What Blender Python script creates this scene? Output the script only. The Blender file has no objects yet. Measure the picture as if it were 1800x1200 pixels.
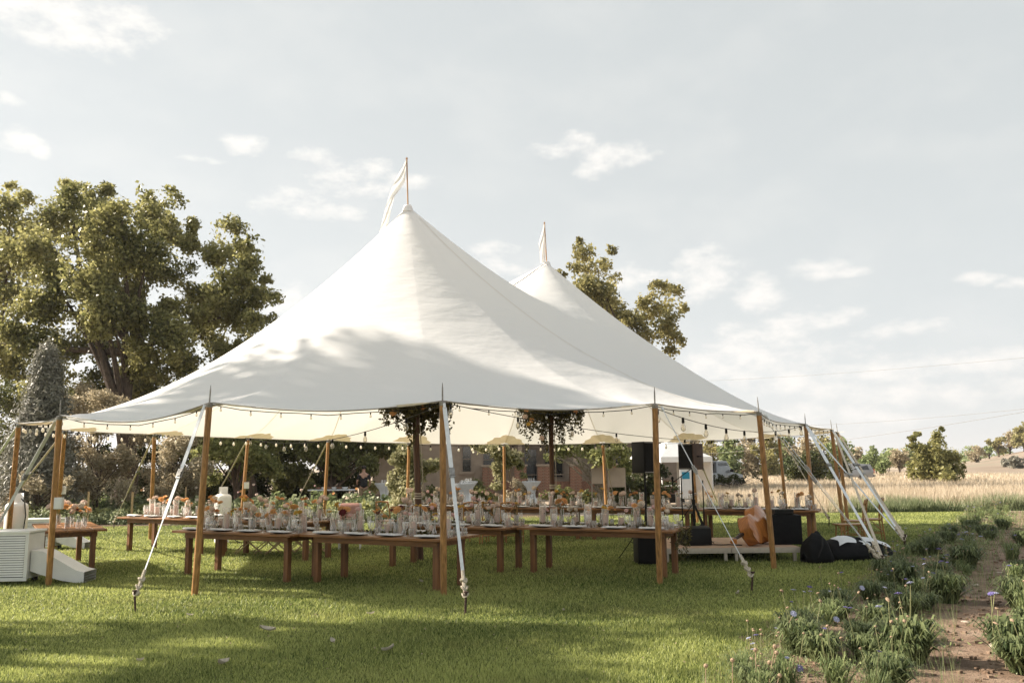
import bpy, bmesh, math, random
import numpy as np
from mathutils import Vector, Matrix, Quaternion
RND = random.Random(7)
NR = np.random.default_rng(11)
scene = bpy.context.scene
C = scene.collection

# ------------------------------------------------------------------ camera
H = 1.70; F = 1500.0; YH = 819.0; ROLL = math.radians(0.6)
PITCH = math.atan((YH - 600) * math.cos(ROLL) / F)
FW = Vector((0, math.cos(PITCH), math.sin(PITCH)))
UP0 = Vector((0, -math.sin(PITCH), math.cos(PITCH)))
RT = Vector((1, 0, 0)) * math.cos(ROLL) - UP0 * math.sin(ROLL)
UP = UP0 * math.cos(ROLL) + Vector((1, 0, 0)) * math.sin(ROLL)
EYE = Vector((0, 0, H))
cam_d = bpy.data.cameras.new('camera'); cam = bpy.data.objects.new('camera', cam_d); C.objects.link(cam)
m = Matrix((RT, UP, -FW)).transposed().to_4x4(); m.translation = EYE
cam.matrix_world = m
cam_d.sensor_width = 36; cam_d.lens = F / 1800 * 36; cam_d.clip_end = 20000; cam_d.clip_start = 0.1
scene.camera = cam
def ray(x, y): return FW + RT * ((x - 900) / F) + UP * ((600 - y) / F)
def G(x, y, z=0.0):
    d = ray(x, y); return EYE + d * ((z - H) / d.z)
def PY(x, y, Y):
    d = ray(x, y); return EYE + d * (Y / d.y)
# ------------------------------------------------------------------ light
SUN_EL = math.radians(30); SUN_DIR = Vector((-1, 0.2, 0)).normalized()
sdir = Vector((SUN_DIR.x * math.cos(SUN_EL), SUN_DIR.y * math.cos(SUN_EL), math.sin(SUN_EL)))
sun_d = bpy.data.lights.new('sun', 'SUN'); sun_d.energy = 5.0; sun_d.angle = math.radians(0.55); sun_d.color = (1, 0.89, 0.76)
sun = bpy.data.objects.new('sun', sun_d); C.objects.link(sun)
sun.rotation_mode = 'QUATERNION'; sun.rotation_quaternion = (-sdir).to_track_quat('-Z', 'Y'); sun.location = (-30, 10, 40)
scene.view_settings.view_transform = 'Standard'; scene.view_settings.look = 'None'
scene.view_settings.gamma = 1.0; scene.view_settings.use_curve_mapping = False
scene.view_settings.exposure = 1.42
scene.cycles.max_bounces = 10; scene.cycles.transparent_max_bounces = 24
scene.cycles.use_denoising = True

w = bpy.data.worlds.new("World"); scene.world = w; w.use_nodes = True
nt = w.node_tree; nt.nodes.clear()
def N(t, **k):
    n = nt.nodes.new(t)
    for a, b in k.items(): setattr(n, a, b)
    return n
def L(a, b): nt.links.new(a, b)
def M_(op, a, b=None, c=None, clamp=False):
    n = N('ShaderNodeMath', operation=op); n.use_clamp = clamp
    for i, v in enumerate((a, b, c)):
        if v is None: continue
        if isinstance(v, (int, float)): n.inputs[i].default_value = v
        else: L(v, n.inputs[i])
    return n.outputs[0]
def DOT(a, vec):
    n = N('ShaderNodeVectorMath', operation='DOT_PRODUCT'); L(a, n.inputs[0]); n.inputs[1].default_value = vec
    return n.outputs['Value']
sky = N('ShaderNodeTexSky', sky_type='NISHITA'); sky.sun_disc = False
sky.sun_elevation = SUN_EL; sky.sun_rotation = math.atan2(SUN_DIR.x, SUN_DIR.y) % (2 * math.pi)
sky.air_density = 1.0; sky.dust_density = 2.5; sky.altitude = 1500
hs = N('ShaderNodeHueSaturation'); hs.inputs['Saturation'].default_value = 0.16; hs.inputs['Value'].default_value = 1.0
L(sky.outputs[0], hs.inputs['Color'])
tc = N('ShaderNodeTexCoord'); D0 = tc.outputs['Generated']
CLOUDS = [(60,20,170,50),(160,55,110,38),(210,25,60,22),(35,245,30,22),(70,268,14,12),(430,258,38,20),(350,279,38,7),
          (545,275,50,14),(600,305,70,20),(650,290,40,14),(520,352,75,24),(620,335,70,18),(740,318,60,15),(560,370,90,18),
          (965,265,45,16),(1010,255,40,22),(1085,270,60,22),(1050,300,38,20),(1135,268,30,15),(860,455,60,32),(925,470,40,22),(830,470,80,22),
          (1110,490,60,28),(1240,455,50,26),(1230,490,75,40),(1330,520,45,34),(1440,470,50,20),(1500,478,30,10),
          (1720,490,32,11),(1790,498,28,9),(1600,575,90,16),(1440,560,90,20),(1340,585,90,24),(1480,660,300,34),(1300,630,160,40),
          (1650,690,200,30),(1380,735,260,30),(510,530,60,30),(10,175,22,12),(1700,640,160,22)]
best = None
for (px, py, rx, ry) in CLOUDS:
    f = ray(px, py).normalized(); r_ = f.cross(Vector((0, 0, 1))).normalized(); u_ = r_.cross(f).normalized()
    a = DOT(D0, r_ * (F / rx / 1.25)); b = DOT(D0, u_ * (F / ry / 1.25))
    q = M_('MULTIPLY', a, a); q = M_('MULTIPLY_ADD', b, b, q)
    v = M_('SUBTRACT', 1.0, q)
    best = v if best is None else M_('SMOOTH_MAX', best, v, 0.35)
mp = N('ShaderNodeMapping'); mp.inputs['Scale'].default_value = (1, 1, 2.0); L(D0, mp.inputs[0])
nz = N('ShaderNodeTexNoise'); nz.inputs['Scale'].default_value = 26; nz.inputs['Detail'].default_value = 9; nz.inputs['Roughness'].default_value = 0.62
L(mp.outputs[0], nz.inputs['Vector'])
nz2 = N('ShaderNodeTexNoise'); nz2.inputs['Scale'].default_value = 9; nz2.inputs['Detail'].default_value = 6; L(mp.outputs[0], nz2.inputs['Vector'])
bb = M_('MAXIMUM', best, -1.2)
mask = M_('MULTIPLY_ADD', nz.outputs[0], 3.4, M_('ADD', bb, -1.84))
mr = N('ShaderNodeMapRange', interpolation_type='SMOOTHSTEP'); L(mask, mr.inputs[0]); mr.inputs[1].default_value = 0.0; mr.inputs[2].default_value = 1.5
haze_m = N('ShaderNodeMapRange', interpolation_type='SMOOTHSTEP'); L(nz2.outputs[0], haze_m.inputs[0]); haze_m.inputs[1].default_value = .42; haze_m.inputs[2].default_value = .75; haze_m.inputs[4].default_value = .15
cm = M_('MAXIMUM', M_('MULTIPLY', mr.outputs[0], 0.95), haze_m.outputs[0])
cs = N('ShaderNodeHueSaturation'); cs.inputs['Saturation'].default_value = 0.0
# even pale veil: the photograph's sky is high thin cloud over blue
veil = N('ShaderNodeMixRGB'); veil.inputs[0].default_value = 0.7; L(hs.outputs[0], veil.inputs[1]); veil.inputs[2].default_value = (5.7, 6.1, 6.15, 1)
mix = N('ShaderNodeMixRGB'); L(cm, mix.inputs[0]); L(veil.outputs[0], mix.inputs[1]); mix.inputs[2].default_value = (7.8, 7.55, 7.2, 1)
bg = N('ShaderNodeBackground'); bg.inputs[1].default_value = 0.0505
L(mix.outputs[0], bg.inputs[0])
wo = N('ShaderNodeOutputWorld'); L(bg.outputs[0], wo.inputs[0])

# ------------------------------------------------------------------ materials
def mat(name, col, rough=0.6, var=0.12, scale=8, bump=0.0, bscale=40, metal=0.0, trans=0.0, tcol=None, stretch=None, col2=None, attr=None, spec=0.4):
    mt = bpy.data.materials.new(name); mt.use_nodes = True; t = mt.node_tree; t.nodes.clear()
    nn = lambda ty: t.nodes.new(ty)
    out = nn('ShaderNodeOutputMaterial'); p = nn('ShaderNodeBsdfPrincipled')
    p.inputs['Roughness'].default_value = rough; p.inputs['Metallic'].default_value = metal
    p.inputs['Specular IOR Level'].default_value = spec
    tcn = nn('ShaderNodeTexCoord'); mpn = nn('ShaderNodeMapping'); t.links.new(tcn.outputs['Object'], mpn.inputs[0])
    if stretch: mpn.inputs['Scale'].default_value = stretch
    c1 = col; c2 = col2 if col2 else tuple(c * (1 - 2.2 * var) for c in col)
    ramp = nn('ShaderNodeValToRGB'); ramp.color_ramp.elements[0].color = (*c2, 1); ramp.color_ramp.elements[1].color = (*c1, 1)
    if attr:
        at = nn('ShaderNodeAttribute'); at.attribute_name = attr; t.links.new(at.outputs['Fac'], ramp.inputs[0])
    else:
        n = nn('ShaderNodeTexNoise'); n.inputs['Scale'].default_value = scale; n.inputs['Detail'].default_value = 6
        t.links.new(mpn.outputs[0], n.inputs['Vector']); t.links.new(n.outputs[0], ramp.inputs[0])
        ramp.color_ramp.elements[0].position = .3; ramp.color_ramp.elements[1].position = .7
    t.links.new(ramp.outputs[0], p.inputs['Base Color'])
    if bump:
        nb = nn('ShaderNodeTexNoise'); nb.inputs['Scale'].default_value = bscale; nb.inputs['Detail'].default_value = 5
        t.links.new(mpn.outputs[0], nb.inputs['Vector'])
        bm_ = nn('ShaderNodeBump'); bm_.inputs['Strength'].default_value = bump; bm_.inputs['Distance'].default_value = .02
        t.links.new(nb.outputs[0], bm_.inputs['Height']); t.links.new(bm_.outputs[0], p.inputs['Normal'])
    if trans:
        tr = nn('ShaderNodeBsdfTranslucent')
        if tcol: tr.inputs[0].default_value = (*tcol, 1)
        else: t.links.new(ramp.outputs[0], tr.inputs[0])
        mx = nn('ShaderNodeMixShader'); mx.inputs[0].default_value = trans
        t.links.new(p.outputs[0], mx.inputs[1]); t.links.new(tr.outputs[0], mx.inputs[2]); t.links.new(mx.outputs[0], out.inputs[0])
    else: t.links.new(p.outputs[0], out.inputs[0])
    return mt
def glassmat(name, tint=(1, 1, 1), refl=1.0):
    mt = bpy.data.materials.new(name); mt.use_nodes = True; t = mt.node_tree; t.nodes.clear()
    out = t.nodes.new('ShaderNodeOutputMaterial'); tr = t.nodes.new('ShaderNodeBsdfTransparent'); tr.inputs[0].default_value = (*tint, 1)
    gl = t.nodes.new('ShaderNodeBsdfGlossy'); gl.inputs['Roughness'].default_value = .08
    df = t.nodes.new('ShaderNodeBsdfDiffuse'); df.inputs[0].default_value = (.96, .95, .92, 1)
    a = t.nodes.new('ShaderNodeMixShader'); a.inputs[0].default_value = .6; t.links.new(gl.outputs[0], a.inputs[1]); t.links.new(df.outputs[0], a.inputs[2])
    lw = t.nodes.new('ShaderNodeLayerWeight'); lw.inputs[0].default_value = .42
    mm = t.nodes.new('ShaderNodeMath'); mm.operation = 'MULTIPLY_ADD'; t.links.new(lw.outputs['Facing'], mm.inputs[0]); mm.inputs[1].default_value = .75 * refl; mm.inputs[2].default_value = .20
    mx = t.nodes.new('ShaderNodeMixShader'); t.links.new(mm.outputs[0], mx.inputs[0]); t.links.new(tr.outputs[0], mx.inputs[1]); t.links.new(a.outputs[0], mx.inputs[2])
    t.links.new(mx.outputs[0], out.inputs[0]); return mt
MT = {}
MT['wood'] = mat('varnished_pole_wood', (.52, .27, .10), .4, .28, 3, .3, 40, stretch=(14, 14, 1.2))
MT['table'] = mat('stained_table_wood', (.31, .14, .048), .42, .25, 2.5, .25, 30, stretch=(1.0, 10, 10))
MT['tableleg'] = mat('stained_leg_wood', (.25, .11, .04), .5, .25, 2.5, .2, 30, stretch=(10, 10, 1))
MT['chairwood'] = mat('golden_chair_wood', (.42, .21, .07), .4, .2, 6, stretch=(6, 6, 1))
MT['darkwood'] = mat('dark_mast_wood', (.13, .058, .025), .5, .25, 3, .1, 40, stretch=(10, 10, .8))
MT['strap'] = mat('webbing_strap', (.74, .77, .78), .7, .08, 20, .2, 200)
MT['rope'] = mat('cream_rope', (.62, .54, .42), .8, .15, 60, .5, 120)
MT['steel'] = mat('dull_steel', (.35, .34, .32), .4, .2, 20, metal=.8)
MT['iron'] = mat('rusty_iron_stake', (.10, .06, .045), .7, .3, 30, .3, 60, metal=.3)
MT['white'] = mat('white_enamel', (.80, .80, .78), .35, .04, 5)
MT['white_dull'] = mat('white_powdercoat', (.74, .74, .72), .55, .06, 4)
MT['dark'] = mat('black_plastic', (.008, .0075, .007), .5, .1, 10, .1, 80, spec=.2)
MT['fabricblack'] = mat('black_nylon', (.009, .009, .010), .75, .2, 12, .4, 40, spec=.2)
MT['grille'] = mat('speaker_grille', (.009, .008, .008), .6, .3, 200, .6, 400, spec=.2)
MT['brownside'] = mat('speaker_side_brown', (.10, .055, .035), .55, .2, 8)
MT['rubber'] = mat('black_rubber', (.02, .02, .02), .8, .1, 10)
MT['linen'] = mat('white_linen', (.78, .77, .76), .8, .05, 30, .3, 60)
MT['plate'] = mat('charcoal_plate', (.05, .045, .04), .3, .1, 10)
MT['candle'] = mat('dusty_rose_wax', (.74, .55, .47), .5, .08, 10, trans=.25, tcol=(.75, .45, .33))
MT['glass'] = glassmat('clear_glass'); MT['smoked'] = glassmat('smoked_glass', (.72, .68, .64), .8)
MT['bulb'] = glassmat('bulb_glass', (1, .95, .85), 1.3); MT['glint_white'] = mat('glint_white_bulb_glass', (.85, .82, .74), .3, .03, 10, trans=.5, tcol=(.95, .9, .8))  # second bulb material: whitened to imitate sun glinting on clear glass
MT['stem'] = mat('flower_stem_green', (.09, .13, .04), .6, .2, 10, trans=.2)
MT['stage'] = mat('stage_deck_carpet', (.58, .40, .28), .8, .12, 6, .3, 80)
MT['alu'] = mat('aluminium_stage_frame', (.58, .51, .43), .4, .08, 10, metal=.6)
MT['bass'] = mat('orange_varnished_maple', (.52, .19, .045), .22, .2, 5, stretch=(1, 6, 1), spec=.6)
MT['bassdark'] = mat('ebony_fittings', (.03, .02, .015), .4, .1, 10)
MT['stucco'] = mat('tan_stucco', (.40, .32, .25), .9, .12, 2, .4, 60)
MT['brick'] = mat('red_brick', (.33, .18, .12), .85, .25, 12, .3, 30)
MT['mortar'] = mat('mortar', (.32, .26, .2), .9, .1, 20)
MT['roof'] = mat('brown_shingle_roof', (.14, .10, .08), .85, .2, 8)
MT['pane'] = mat('dark_window_glass', (.02, .022, .025), .12, .1, 2, spec=.7)
MT['frame'] = mat('window_frame', (.30, .24, .19), .6, .1, 6)
MT['paint_silver'] = mat('silver_car_paint', (.24, .25, .26), .3, .05, 3, metal=.5)
MT['taillight'] = mat('red_tail_lens', (.45, .02, .02), .25, .1, 5)
MT['blue'] = mat('teal_blue_print', (.02, .27, .42), .5, .05, 4)
MT['pink'] = mat('pink_cushion', (.75, .42, .38), .75, .08, 14, .3, 50)
MT['sling'] = mat('tan_leather_sling', (.40, .19, .085), .6, .15, 8)
MT['slingdark'] = mat('dark_leather_sling', (.05, .035, .025), .6, .15, 8)
MT['lightwood'] = mat('pale_beech', (.52, .36, .2), .5, .1, 10)
MT['bark'] = mat('grey_brown_bark', (.13, .095, .07), .9, .3, 5, .8, 14, stretch=(3, 3, .7))
MT['palebark'] = mat('pale_bark', (.42, .36, .28), .85, .25, 6, .6, 14, stretch=(3, 3, .7))
MT['skin'] = mat('skin', (.45, .26, .18), .5, .05, 10)
MT['shirt'] = mat('black_shirt', (.018, .017, .018), .8, .1, 10)
MT['khaki'] = mat('khaki_cloth', (.30, .22, .14), .8, .1, 10)
MT['hair'] = mat('dark_hair', (.03, .02, .015), .6, .2, 30)
MT['cable'] = mat('black_cable', (.02, .02, .02), .6, .1, 10)
MT['wire'] = mat('power_cable', (.16, .15, .14), .6, .1, 10)
MT['leaflitter'] = mat('pale_dry_leaf', (.62, .55, .45), .7, .15, 30, trans=.2)
MT['lampwhite'] = mat('white_cloth_cover', (.70, .72, .74), .8, .06, 6, .2, 20)
def leafmat(name, c_dark, c_light, trans=.35, rough=.5):
    return mat(name, c_light, rough, 0, col2=c_dark, attr='tint', trans=trans, spec=.35)
LF = {}
LF['cotton'] = leafmat('cottonwood_leaf', (.09, .10, .03), (.46, .43, .18), .5, .38)
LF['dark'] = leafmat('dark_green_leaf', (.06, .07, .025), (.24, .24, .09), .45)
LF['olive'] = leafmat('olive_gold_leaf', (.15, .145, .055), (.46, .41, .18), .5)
LF['silver'] = leafmat('silver_juniper_leaf', (.11, .11, .08), (.34, .325, .265), .28)
LF['tan'] = leafmat('dusty_tan_leaf', (.24, .20, .125), (.56, .48, .33), .45)
LF['bright'] = leafmat('bright_green_leaf', (.12, .14, .045), (.42, .42, .17), .5)
LF['vine'] = leafmat('pale_vine_leaf', (.18, .18, .08), (.50, .47, .28), .4)
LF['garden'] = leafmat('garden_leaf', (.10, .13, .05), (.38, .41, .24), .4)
LF['sage'] = leafmat('sage_leaf', (.09, .13, .045), (.35, .40, .18), .38)
LF['garland'] = leafmat('garland_leaf', (.05, .05, .015), (.17, .14, .05), .3)
LF['border'] = leafmat('border_plant_leaf', (.045, .07, .024), (.27, .31, .14), .38)
LF['grass'] = leafmat('lawn_blade', (.032, .072, .010), (.56, .59, .20), .45)
_g = LF['grass'].node_tree; _r = [n for n in _g.nodes if n.type == 'VALTORGB'][0]; _mx = _g.nodes.new('ShaderNodeMixRGB'); _tc = _g.nodes.new('ShaderNodeTexCoord')
_n = _g.nodes.new('ShaderNodeTexNoise'); _n.inputs['Scale'].default_value = .55; _n.inputs['Detail'].default_value = 7; _n.inputs['Roughness'].default_value = .65; _g.links.new(_tc.outputs['Object'], _n.inputs['Vector'])
_m = _g.nodes.new('ShaderNodeMapRange'); _m.inputs[1].default_value = .52; _m.inputs[2].default_value = .72; _m.inputs[4].default_value = .28; _g.links.new(_n.outputs[0], _m.inputs[0]); _g.links.new(_m.outputs[0], _mx.inputs[0])
_mx.inputs[2].default_value = (.34, .27, .12, 1)
for _l in list(_r.outputs[0].links): _g.links.new(_mx.outputs[0], _l.to_socket)
_g.links.new(_r.outputs[0], _mx.inputs[1])
LF['drygrass'] = leafmat('dry_meadow_blade', (.40, .32, .21), (.70, .61, .48), .38)
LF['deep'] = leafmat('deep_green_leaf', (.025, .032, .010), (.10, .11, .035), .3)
LF['straw'] = leafmat('straw_stalk', (.30, .24, .13), (.50, .42, .26), .3)

# ------------------------------------------------------------------ mesh helpers
class MB:
    def __init__(s): s.v = []; s.f = []
    def add(s, v, f):
        o = len(s.v); s.v += [tuple(p) for p in v]; s.f += [tuple(i + o for i in q) for q in f]; return s
    def box(s, c, d, rz=0.0, R=None):
        x, y, z = (k / 2 for k in d); R = R or Matrix.Rotation(rz, 3, 'Z')
        vs = [R @ Vector((sx * x, sy * y, sz * z)) + Vector(c) for sz in (-1, 1) for sy in (-1, 1) for sx in (-1, 1)]
        return s.add(vs, [(0, 2, 3, 1), (4, 5, 7, 6), (0, 1, 5, 4), (2, 6, 7, 3), (0, 4, 6, 2), (1, 3, 7, 5)])
    def bar(s, a, b, w, h=None):
        a = Vector(a); b = Vector(b); d = b - a; h = h or w
        q = d.to_track_quat('Z', 'Y').to_matrix()
        return s.box((a + b) / 2, (w, h, d.length), R=q)
    def tube(s, pts, rad, n=8, caps=True):
        pts = [Vector(p) for p in pts]; k = len(pts)
        rad = rad if isinstance(rad, (list, tuple)) else [rad] * k
        vs = []; fs = []
        t0 = (pts[1] - pts[0]).normalized(); up = t0.orthogonal().normalized()
        for i, p in enumerate(pts):
            t = (pts[min(i + 1, k - 1)] - pts[max(i - 1, 0)]).normalized()
            up = (up - t * up.dot(t)).normalized(); sd = t.cross(up)
            for j in range(n):
                a = 2 * math.pi * j / n; vs.append(p + (up * math.cos(a) + sd * math.sin(a)) * rad[i])
        for i in range(k - 1):
            for j in range(n):
                fs.append((i * n + j, i * n + (j + 1) % n, (i + 1) * n + (j + 1) % n, (i + 1) * n + j))
        if caps: fs.append(tuple(range(n - 1, -1, -1))); fs.append(tuple((k - 1) * n + j for j in range(n)))
        return s.add(vs, fs)
    def lathe(s, prof, n=14, c=(0, 0, 0), cap=True, wob=None):
        vs = []; fs = []; k = len(prof)
        for i, (r, z) in enumerate(prof):
            for j in range(n):
                a = 2 * math.pi * j / n; rr = r * (wob(a, i) if wob else 1)
                vs.append((c[0] + rr * math.cos(a), c[1] + rr * math.sin(a), c[2] + z))
        for i in range(k - 1):
            for j in range(n): fs.append((i * n + j, i * n + (j + 1) % n, (i + 1) * n + (j + 1) % n, (i + 1) * n + j))
        if cap: fs.append(tuple(range(n - 1, -1, -1))); fs.append(tuple((k - 1) * n + j for j in range(n)))
        return s.add(vs, fs)
    def mesh(s, name, material, smooth=False):
        me = bpy.data.meshes.new(name); me.from_pydata(s.v, [], s.f); me.materials.append(material)
        if smooth: me.shade_smooth()
        me.update(); return me
def smooth_angle(me, ang=40):
    me.shade_smooth()
    try: me.set_sharp_from_angle(angle=math.radians(ang))
    except Exception: pass
    return me
def bevel_mesh(me, w=.01, seg=2):
    b = bmesh.new(); b.from_mesh(me)
    bmesh.ops.bevel(b, geom=[e for e in b.edges], offset=w, segments=seg, affect='EDGES', profile=.6)
    b.to_mesh(me); b.free(); return smooth_angle(me)
def link(name, me, parent=None, loc=None, rz=None):
    o = bpy.data.objects.new(name, me); C.objects.link(o)
    if parent is not None: o.parent = parent
    if loc is not None: o.location = loc
    if rz is not None: o.rotation_euler = (0, 0, rz)
    return o
def tag(o, label=None, cat=None, group=None, kind=None):
    if label: o['label'] = label
    if cat: o['category'] = cat
    if group: o['group'] = group
    if kind: o['kind'] = kind
    return o
def thing(name, label, cat, loc=(0, 0, 0), rz=0.0, group=None):
    o = bpy.data.objects.new(name, None); C.objects.link(o); o.empty_display_size = .1
    o.location = loc; o.rotation_euler = (0, 0, rz); return tag(o, label, cat, group)
def np_mesh(name, V, Fc, material, tint=None):
    me = bpy.data.meshes.new(name); V = np.ascontiguousarray(V, dtype=np.float32); k = Fc.shape[1]
    me.vertices.add(len(V)); me.vertices.foreach_set('co', V.ravel())
    me.loops.add(Fc.size); me.loops.foreach_set('vertex_index', Fc.astype(np.int32).ravel())
    me.polygons.add(len(Fc)); me.polygons.foreach_set('loop_start', np.arange(0, Fc.size, k, dtype=np.int32))
    me.polygons.foreach_set('loop_total', np.full(len(Fc), k, dtype=np.int32))
    me.materials.append(material); me.update(calc_edges=True)
    if tint is not None:
        a = me.attributes.new('tint', 'FLOAT', 'FACE'); a.data.foreach_set('value', np.ascontiguousarray(tint, dtype=np.float32))
    return me
def leaves(P, size, NRM=None, aspect=.6, jitter=.9, var=.4, rng=NR):
    """rhombic leaf faces at points P (n,3); normals biased towards NRM."""
    n = len(P); nr = rng.normal(size=(n, 3))
    if NRM is not None: nr = nr * jitter + NRM
    nr /= np.linalg.norm(nr, axis=1)[:, None] + 1e-9
    a = rng.normal(size=(n, 3)); a -= nr * (a * nr).sum(1)[:, None]; a /= np.linalg.norm(a, axis=1)[:, None] + 1e-9
    b = np.cross(nr, a); s = (size * (1 + var * rng.uniform(-1, 1, n)))[:, None]
    V = np.stack([P - a * s, P + b * s * aspect + nr * s * .15, P + a * s, P - b * s * aspect + nr * s * .15], 1).reshape(-1, 3)
    return V, np.arange(4 * n).reshape(n, 4)
def wavy(P, k, ph):
    return (np.sin(P[:, 0] * k + ph) + np.sin(P[:, 1] * k * 1.3 + ph * 2.1) + np.sin(P[:, 2] * k * 1.1 + ph * .7 + P[:, 0] * k * .6)) / 3
def blob_points(blobs, dens, squash=.85, hollow=.45, gap=.15, rng=NR):
    out = []; nm = []
    for (c, r) in blobs:
        n = max(20, int(dens * r * r)); d = rng.normal(size=(n, 3)); d /= np.linalg.norm(d, axis=1)[:, None]
        rad = r * (.15 + 1.0 * rng.random(n) ** .6 + .20 * np.abs(rng.normal(size=n))) * (1 + .30 * wavy(d * r, 3.2 / max(r, .2), c[0] + c[2]))
        P = d * rad[:, None] + rng.normal(size=(n, 3)) * r * .13; P[:, 2] *= squash; out.append(P + np.array(c)); nm.append(d)
    P = np.concatenate(out); Nn = np.concatenate(nm)
    keep = wavy(P, 2.6, 1.3) + .5 * wavy(P, 6.0, 4.0) + rng.normal(size=len(P)) * .15 > -(.62 - gap)
    return P[keep], Nn[keep]
def crown_mesh(name, blobs, dens, leaf, material, squash=.85, gap=.15, up=.35, accent=0.0):
    dens = dens * DENS
    P, Nn = blob_points(blobs, dens, squash, gap=gap); Nn = Nn * .45; Nn[:, 2] += up
    V, Fc = leaves(P, leaf, Nn); t = np.clip(.5 + .3 * wavy(P, 1.7, 2.0) + NR.normal(size=len(P)) * .22, 0, 1)
    return np_mesh(name, V, Fc, material, t)
def subblobs(c, r, n, rng=RND, f=.5, squash=.8):
    out = [(tuple(c), r * .62)]
    for i in range(n):
        d = Vector((rng.gauss(0, 1), rng.gauss(0, 1), rng.gauss(0, 1))).normalized() * r * rng.uniform(.55, .95)
        out.append(((c[0] + d.x, c[1] + d.y, c[2] + d.z * squash), r * rng.uniform(.6, 1.2) * f))
    return out
HAZE = 2.0e-4
DENS = 4.2
def limbs(mb, base, top, r0, targets, rng=RND):
    """tapered trunk from base to top, curved limbs reaching to targets"""
    base = Vector(base); top = Vector(top); k = 7
    pts = [base.lerp(top, i / k) + Vector((math.sin(i * 1.3) * r0 * .5, math.cos(i * 1.1) * r0 * .4, 0)) * (1 if i else 0) for i in range(k + 1)]
    mb.tube(pts, [r0 * (1.25 if i == 0 else 1 - .55 * i / k) for i in range(k + 1)], 9)
    for t in targets:
        t = Vector(t); s = rng.uniform(.35, .95); i = int(s * k); st = pts[i]; ln = (t - st).length
        mid = st.lerp(t, .5) + Vector((rng.uniform(-.1, .1), rng.uniform(-.1, .1), rng.uniform(-.02, .14))) * ln
        q = [st.lerp(mid, u).lerp(mid.lerp(t, u), u) for u in (0, .2, .4, .6, .8, 1)]
        rr = min(r0 * .42, ln * .026 + .015); mb.tube(q, [rr * (1 - .8 * u) for u in (0, .2, .4, .6, .8, 1)], 6)
def tree(name, label, cat, base, blobs, leaf, dens, lm, trunk_r=.3, trunk_h=.5, bark='bark', group=None, squash=.85, gap=.15, multi=1, lean=0.0, kids=('trunk', 'crown')):
    base = Vector(base); t = thing(name, label, cat, base, 0, group)
    loc = [((b[0][0] - base.x, b[0][1] - base.y, b[0][2] - base.z), b[1]) for b in blobs]
    zt = max(b[0][2] for b in loc); cx = sum(b[0][0] for b in loc) / len(loc); cy = sum(b[0][1] for b in loc) / len(loc)
    mb = MB(); tg = [b[0] for b in sorted(loc, key=lambda q: -q[1])[:22]]
    for i in range(multi):
        o = Vector((0, 0, 0)) if multi == 1 else Vector((RND.uniform(-1, 1) * trunk_r * 2, RND.uniform(-1, 1) * trunk_r * 2, 0))
        limbs(mb, o, (cx * .6 + lean + o.x * 3, cy * .5, zt * trunk_h), trunk_r, tg[i::multi])
    link(kids[0], smooth_angle(mb.mesh(kids[0], MT[bark]), 60), t)
    link(kids[1], crown_mesh(kids[1], loc, dens, leaf, LF[lm], squash, gap), t)
    return t
# ------------------------------------------------------------------ ground
def poly_sheet(name, pts, z, material, kind='structure'):
    me = bpy.data.meshes.new(name); me.from_pydata([(p[0], p[1], z) for p in pts], [], [tuple(range(len(pts)))]); me.materials.append(material); me.update()
    o = link(name, me); tag(o, kind=kind); return o
def groundmat(name, cols, scale, bump=.5, bs=30, rough=.9):
    mt = bpy.data.materials.new(name); mt.use_nodes = True; t = mt.node_tree; t.nodes.clear(); nn = t.nodes.new
    out = nn('ShaderNodeOutputMaterial'); p = nn('ShaderNodeBsdfPrincipled'); p.inputs['Roughness'].default_value = rough; p.inputs['Specular IOR Level'].default_value = .2
    tcn = nn('ShaderNodeTexCoord'); a = nn('ShaderNodeTexNoise'); a.inputs['Scale'].default_value = scale; a.inputs['Detail'].default_value = 12; a.inputs['Roughness'].default_value = .62
    t.links.new(tcn.outputs['Object'], a.inputs['Vector']); r = nn('ShaderNodeValToRGB')
    for i, (pos, c) in enumerate(cols):
        e = r.color_ramp.elements[i] if i < 2 else r.color_ramp.elements.new(pos)
        e.position = pos; e.color = (*c, 1)
    t.links.new(a.outputs[0], r.inputs[0]); t.links.new(r.outputs[0], p.inputs['Base Color'])
    nb = nn('ShaderNodeTexNoise'); nb.inputs['Scale'].default_value = bs; nb.inputs['Detail'].default_value = 8; nb.inputs['Roughness'].default_value = .7
    t.links.new(tcn.outputs['Object'], nb.inputs['Vector']); b = nn('ShaderNodeBump'); b.inputs['Strength'].default_value = bump; b.inputs['Distance'].default_value = .05
    t.links.new(nb.outputs[0], b.inputs['Height']); t.links.new(b.outputs[0], p.inputs['Normal']); t.links.new(p.outputs[0], out.inputs[0]); return mt
GM_far = groundmat('dry_pasture', [(.35, (.33, .26, .19)), (.65, (.43, .35, .27))], .05, .3, 2)
GM_lawn = groundmat('lawn_soil_and_thatch', [(.35, (.07, .09, .022)), (.68, (.17, .185, .05))], 3.0, .6, 60)
GM_lawnfar = groundmat('distant_lawn', [(.3, (.16, .18, .05)), (.7, (.27, .28, .09))], 1.2, .6, 25)
GM_dirt = groundmat('bare_path_soil', [(.3, (.13, .085, .055)), (.5, (.26, .18, .125)), (.72, (.36, .27, .20))], 2.2, 1.0, 18)
GM_bed = groundmat('garden_bed_soil', [(.35, (.08, .055, .035)), (.65, (.17, .12, .08))], 3, .8, 20)
GM_road = groundmat('pale_farm_track', [(.3, (.50, .38, .27)), (.7, (.60, .48, .36))], .3, .2, 5)
GM_hill = groundmat('dry_hillside_grass', [(.3, (.19, .15, .11)), (.5, (.27, .215, .165)), (.62, (.22, .20, .145)), (.75, (.30, .25, .195))], .045, .3, 2)
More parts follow.
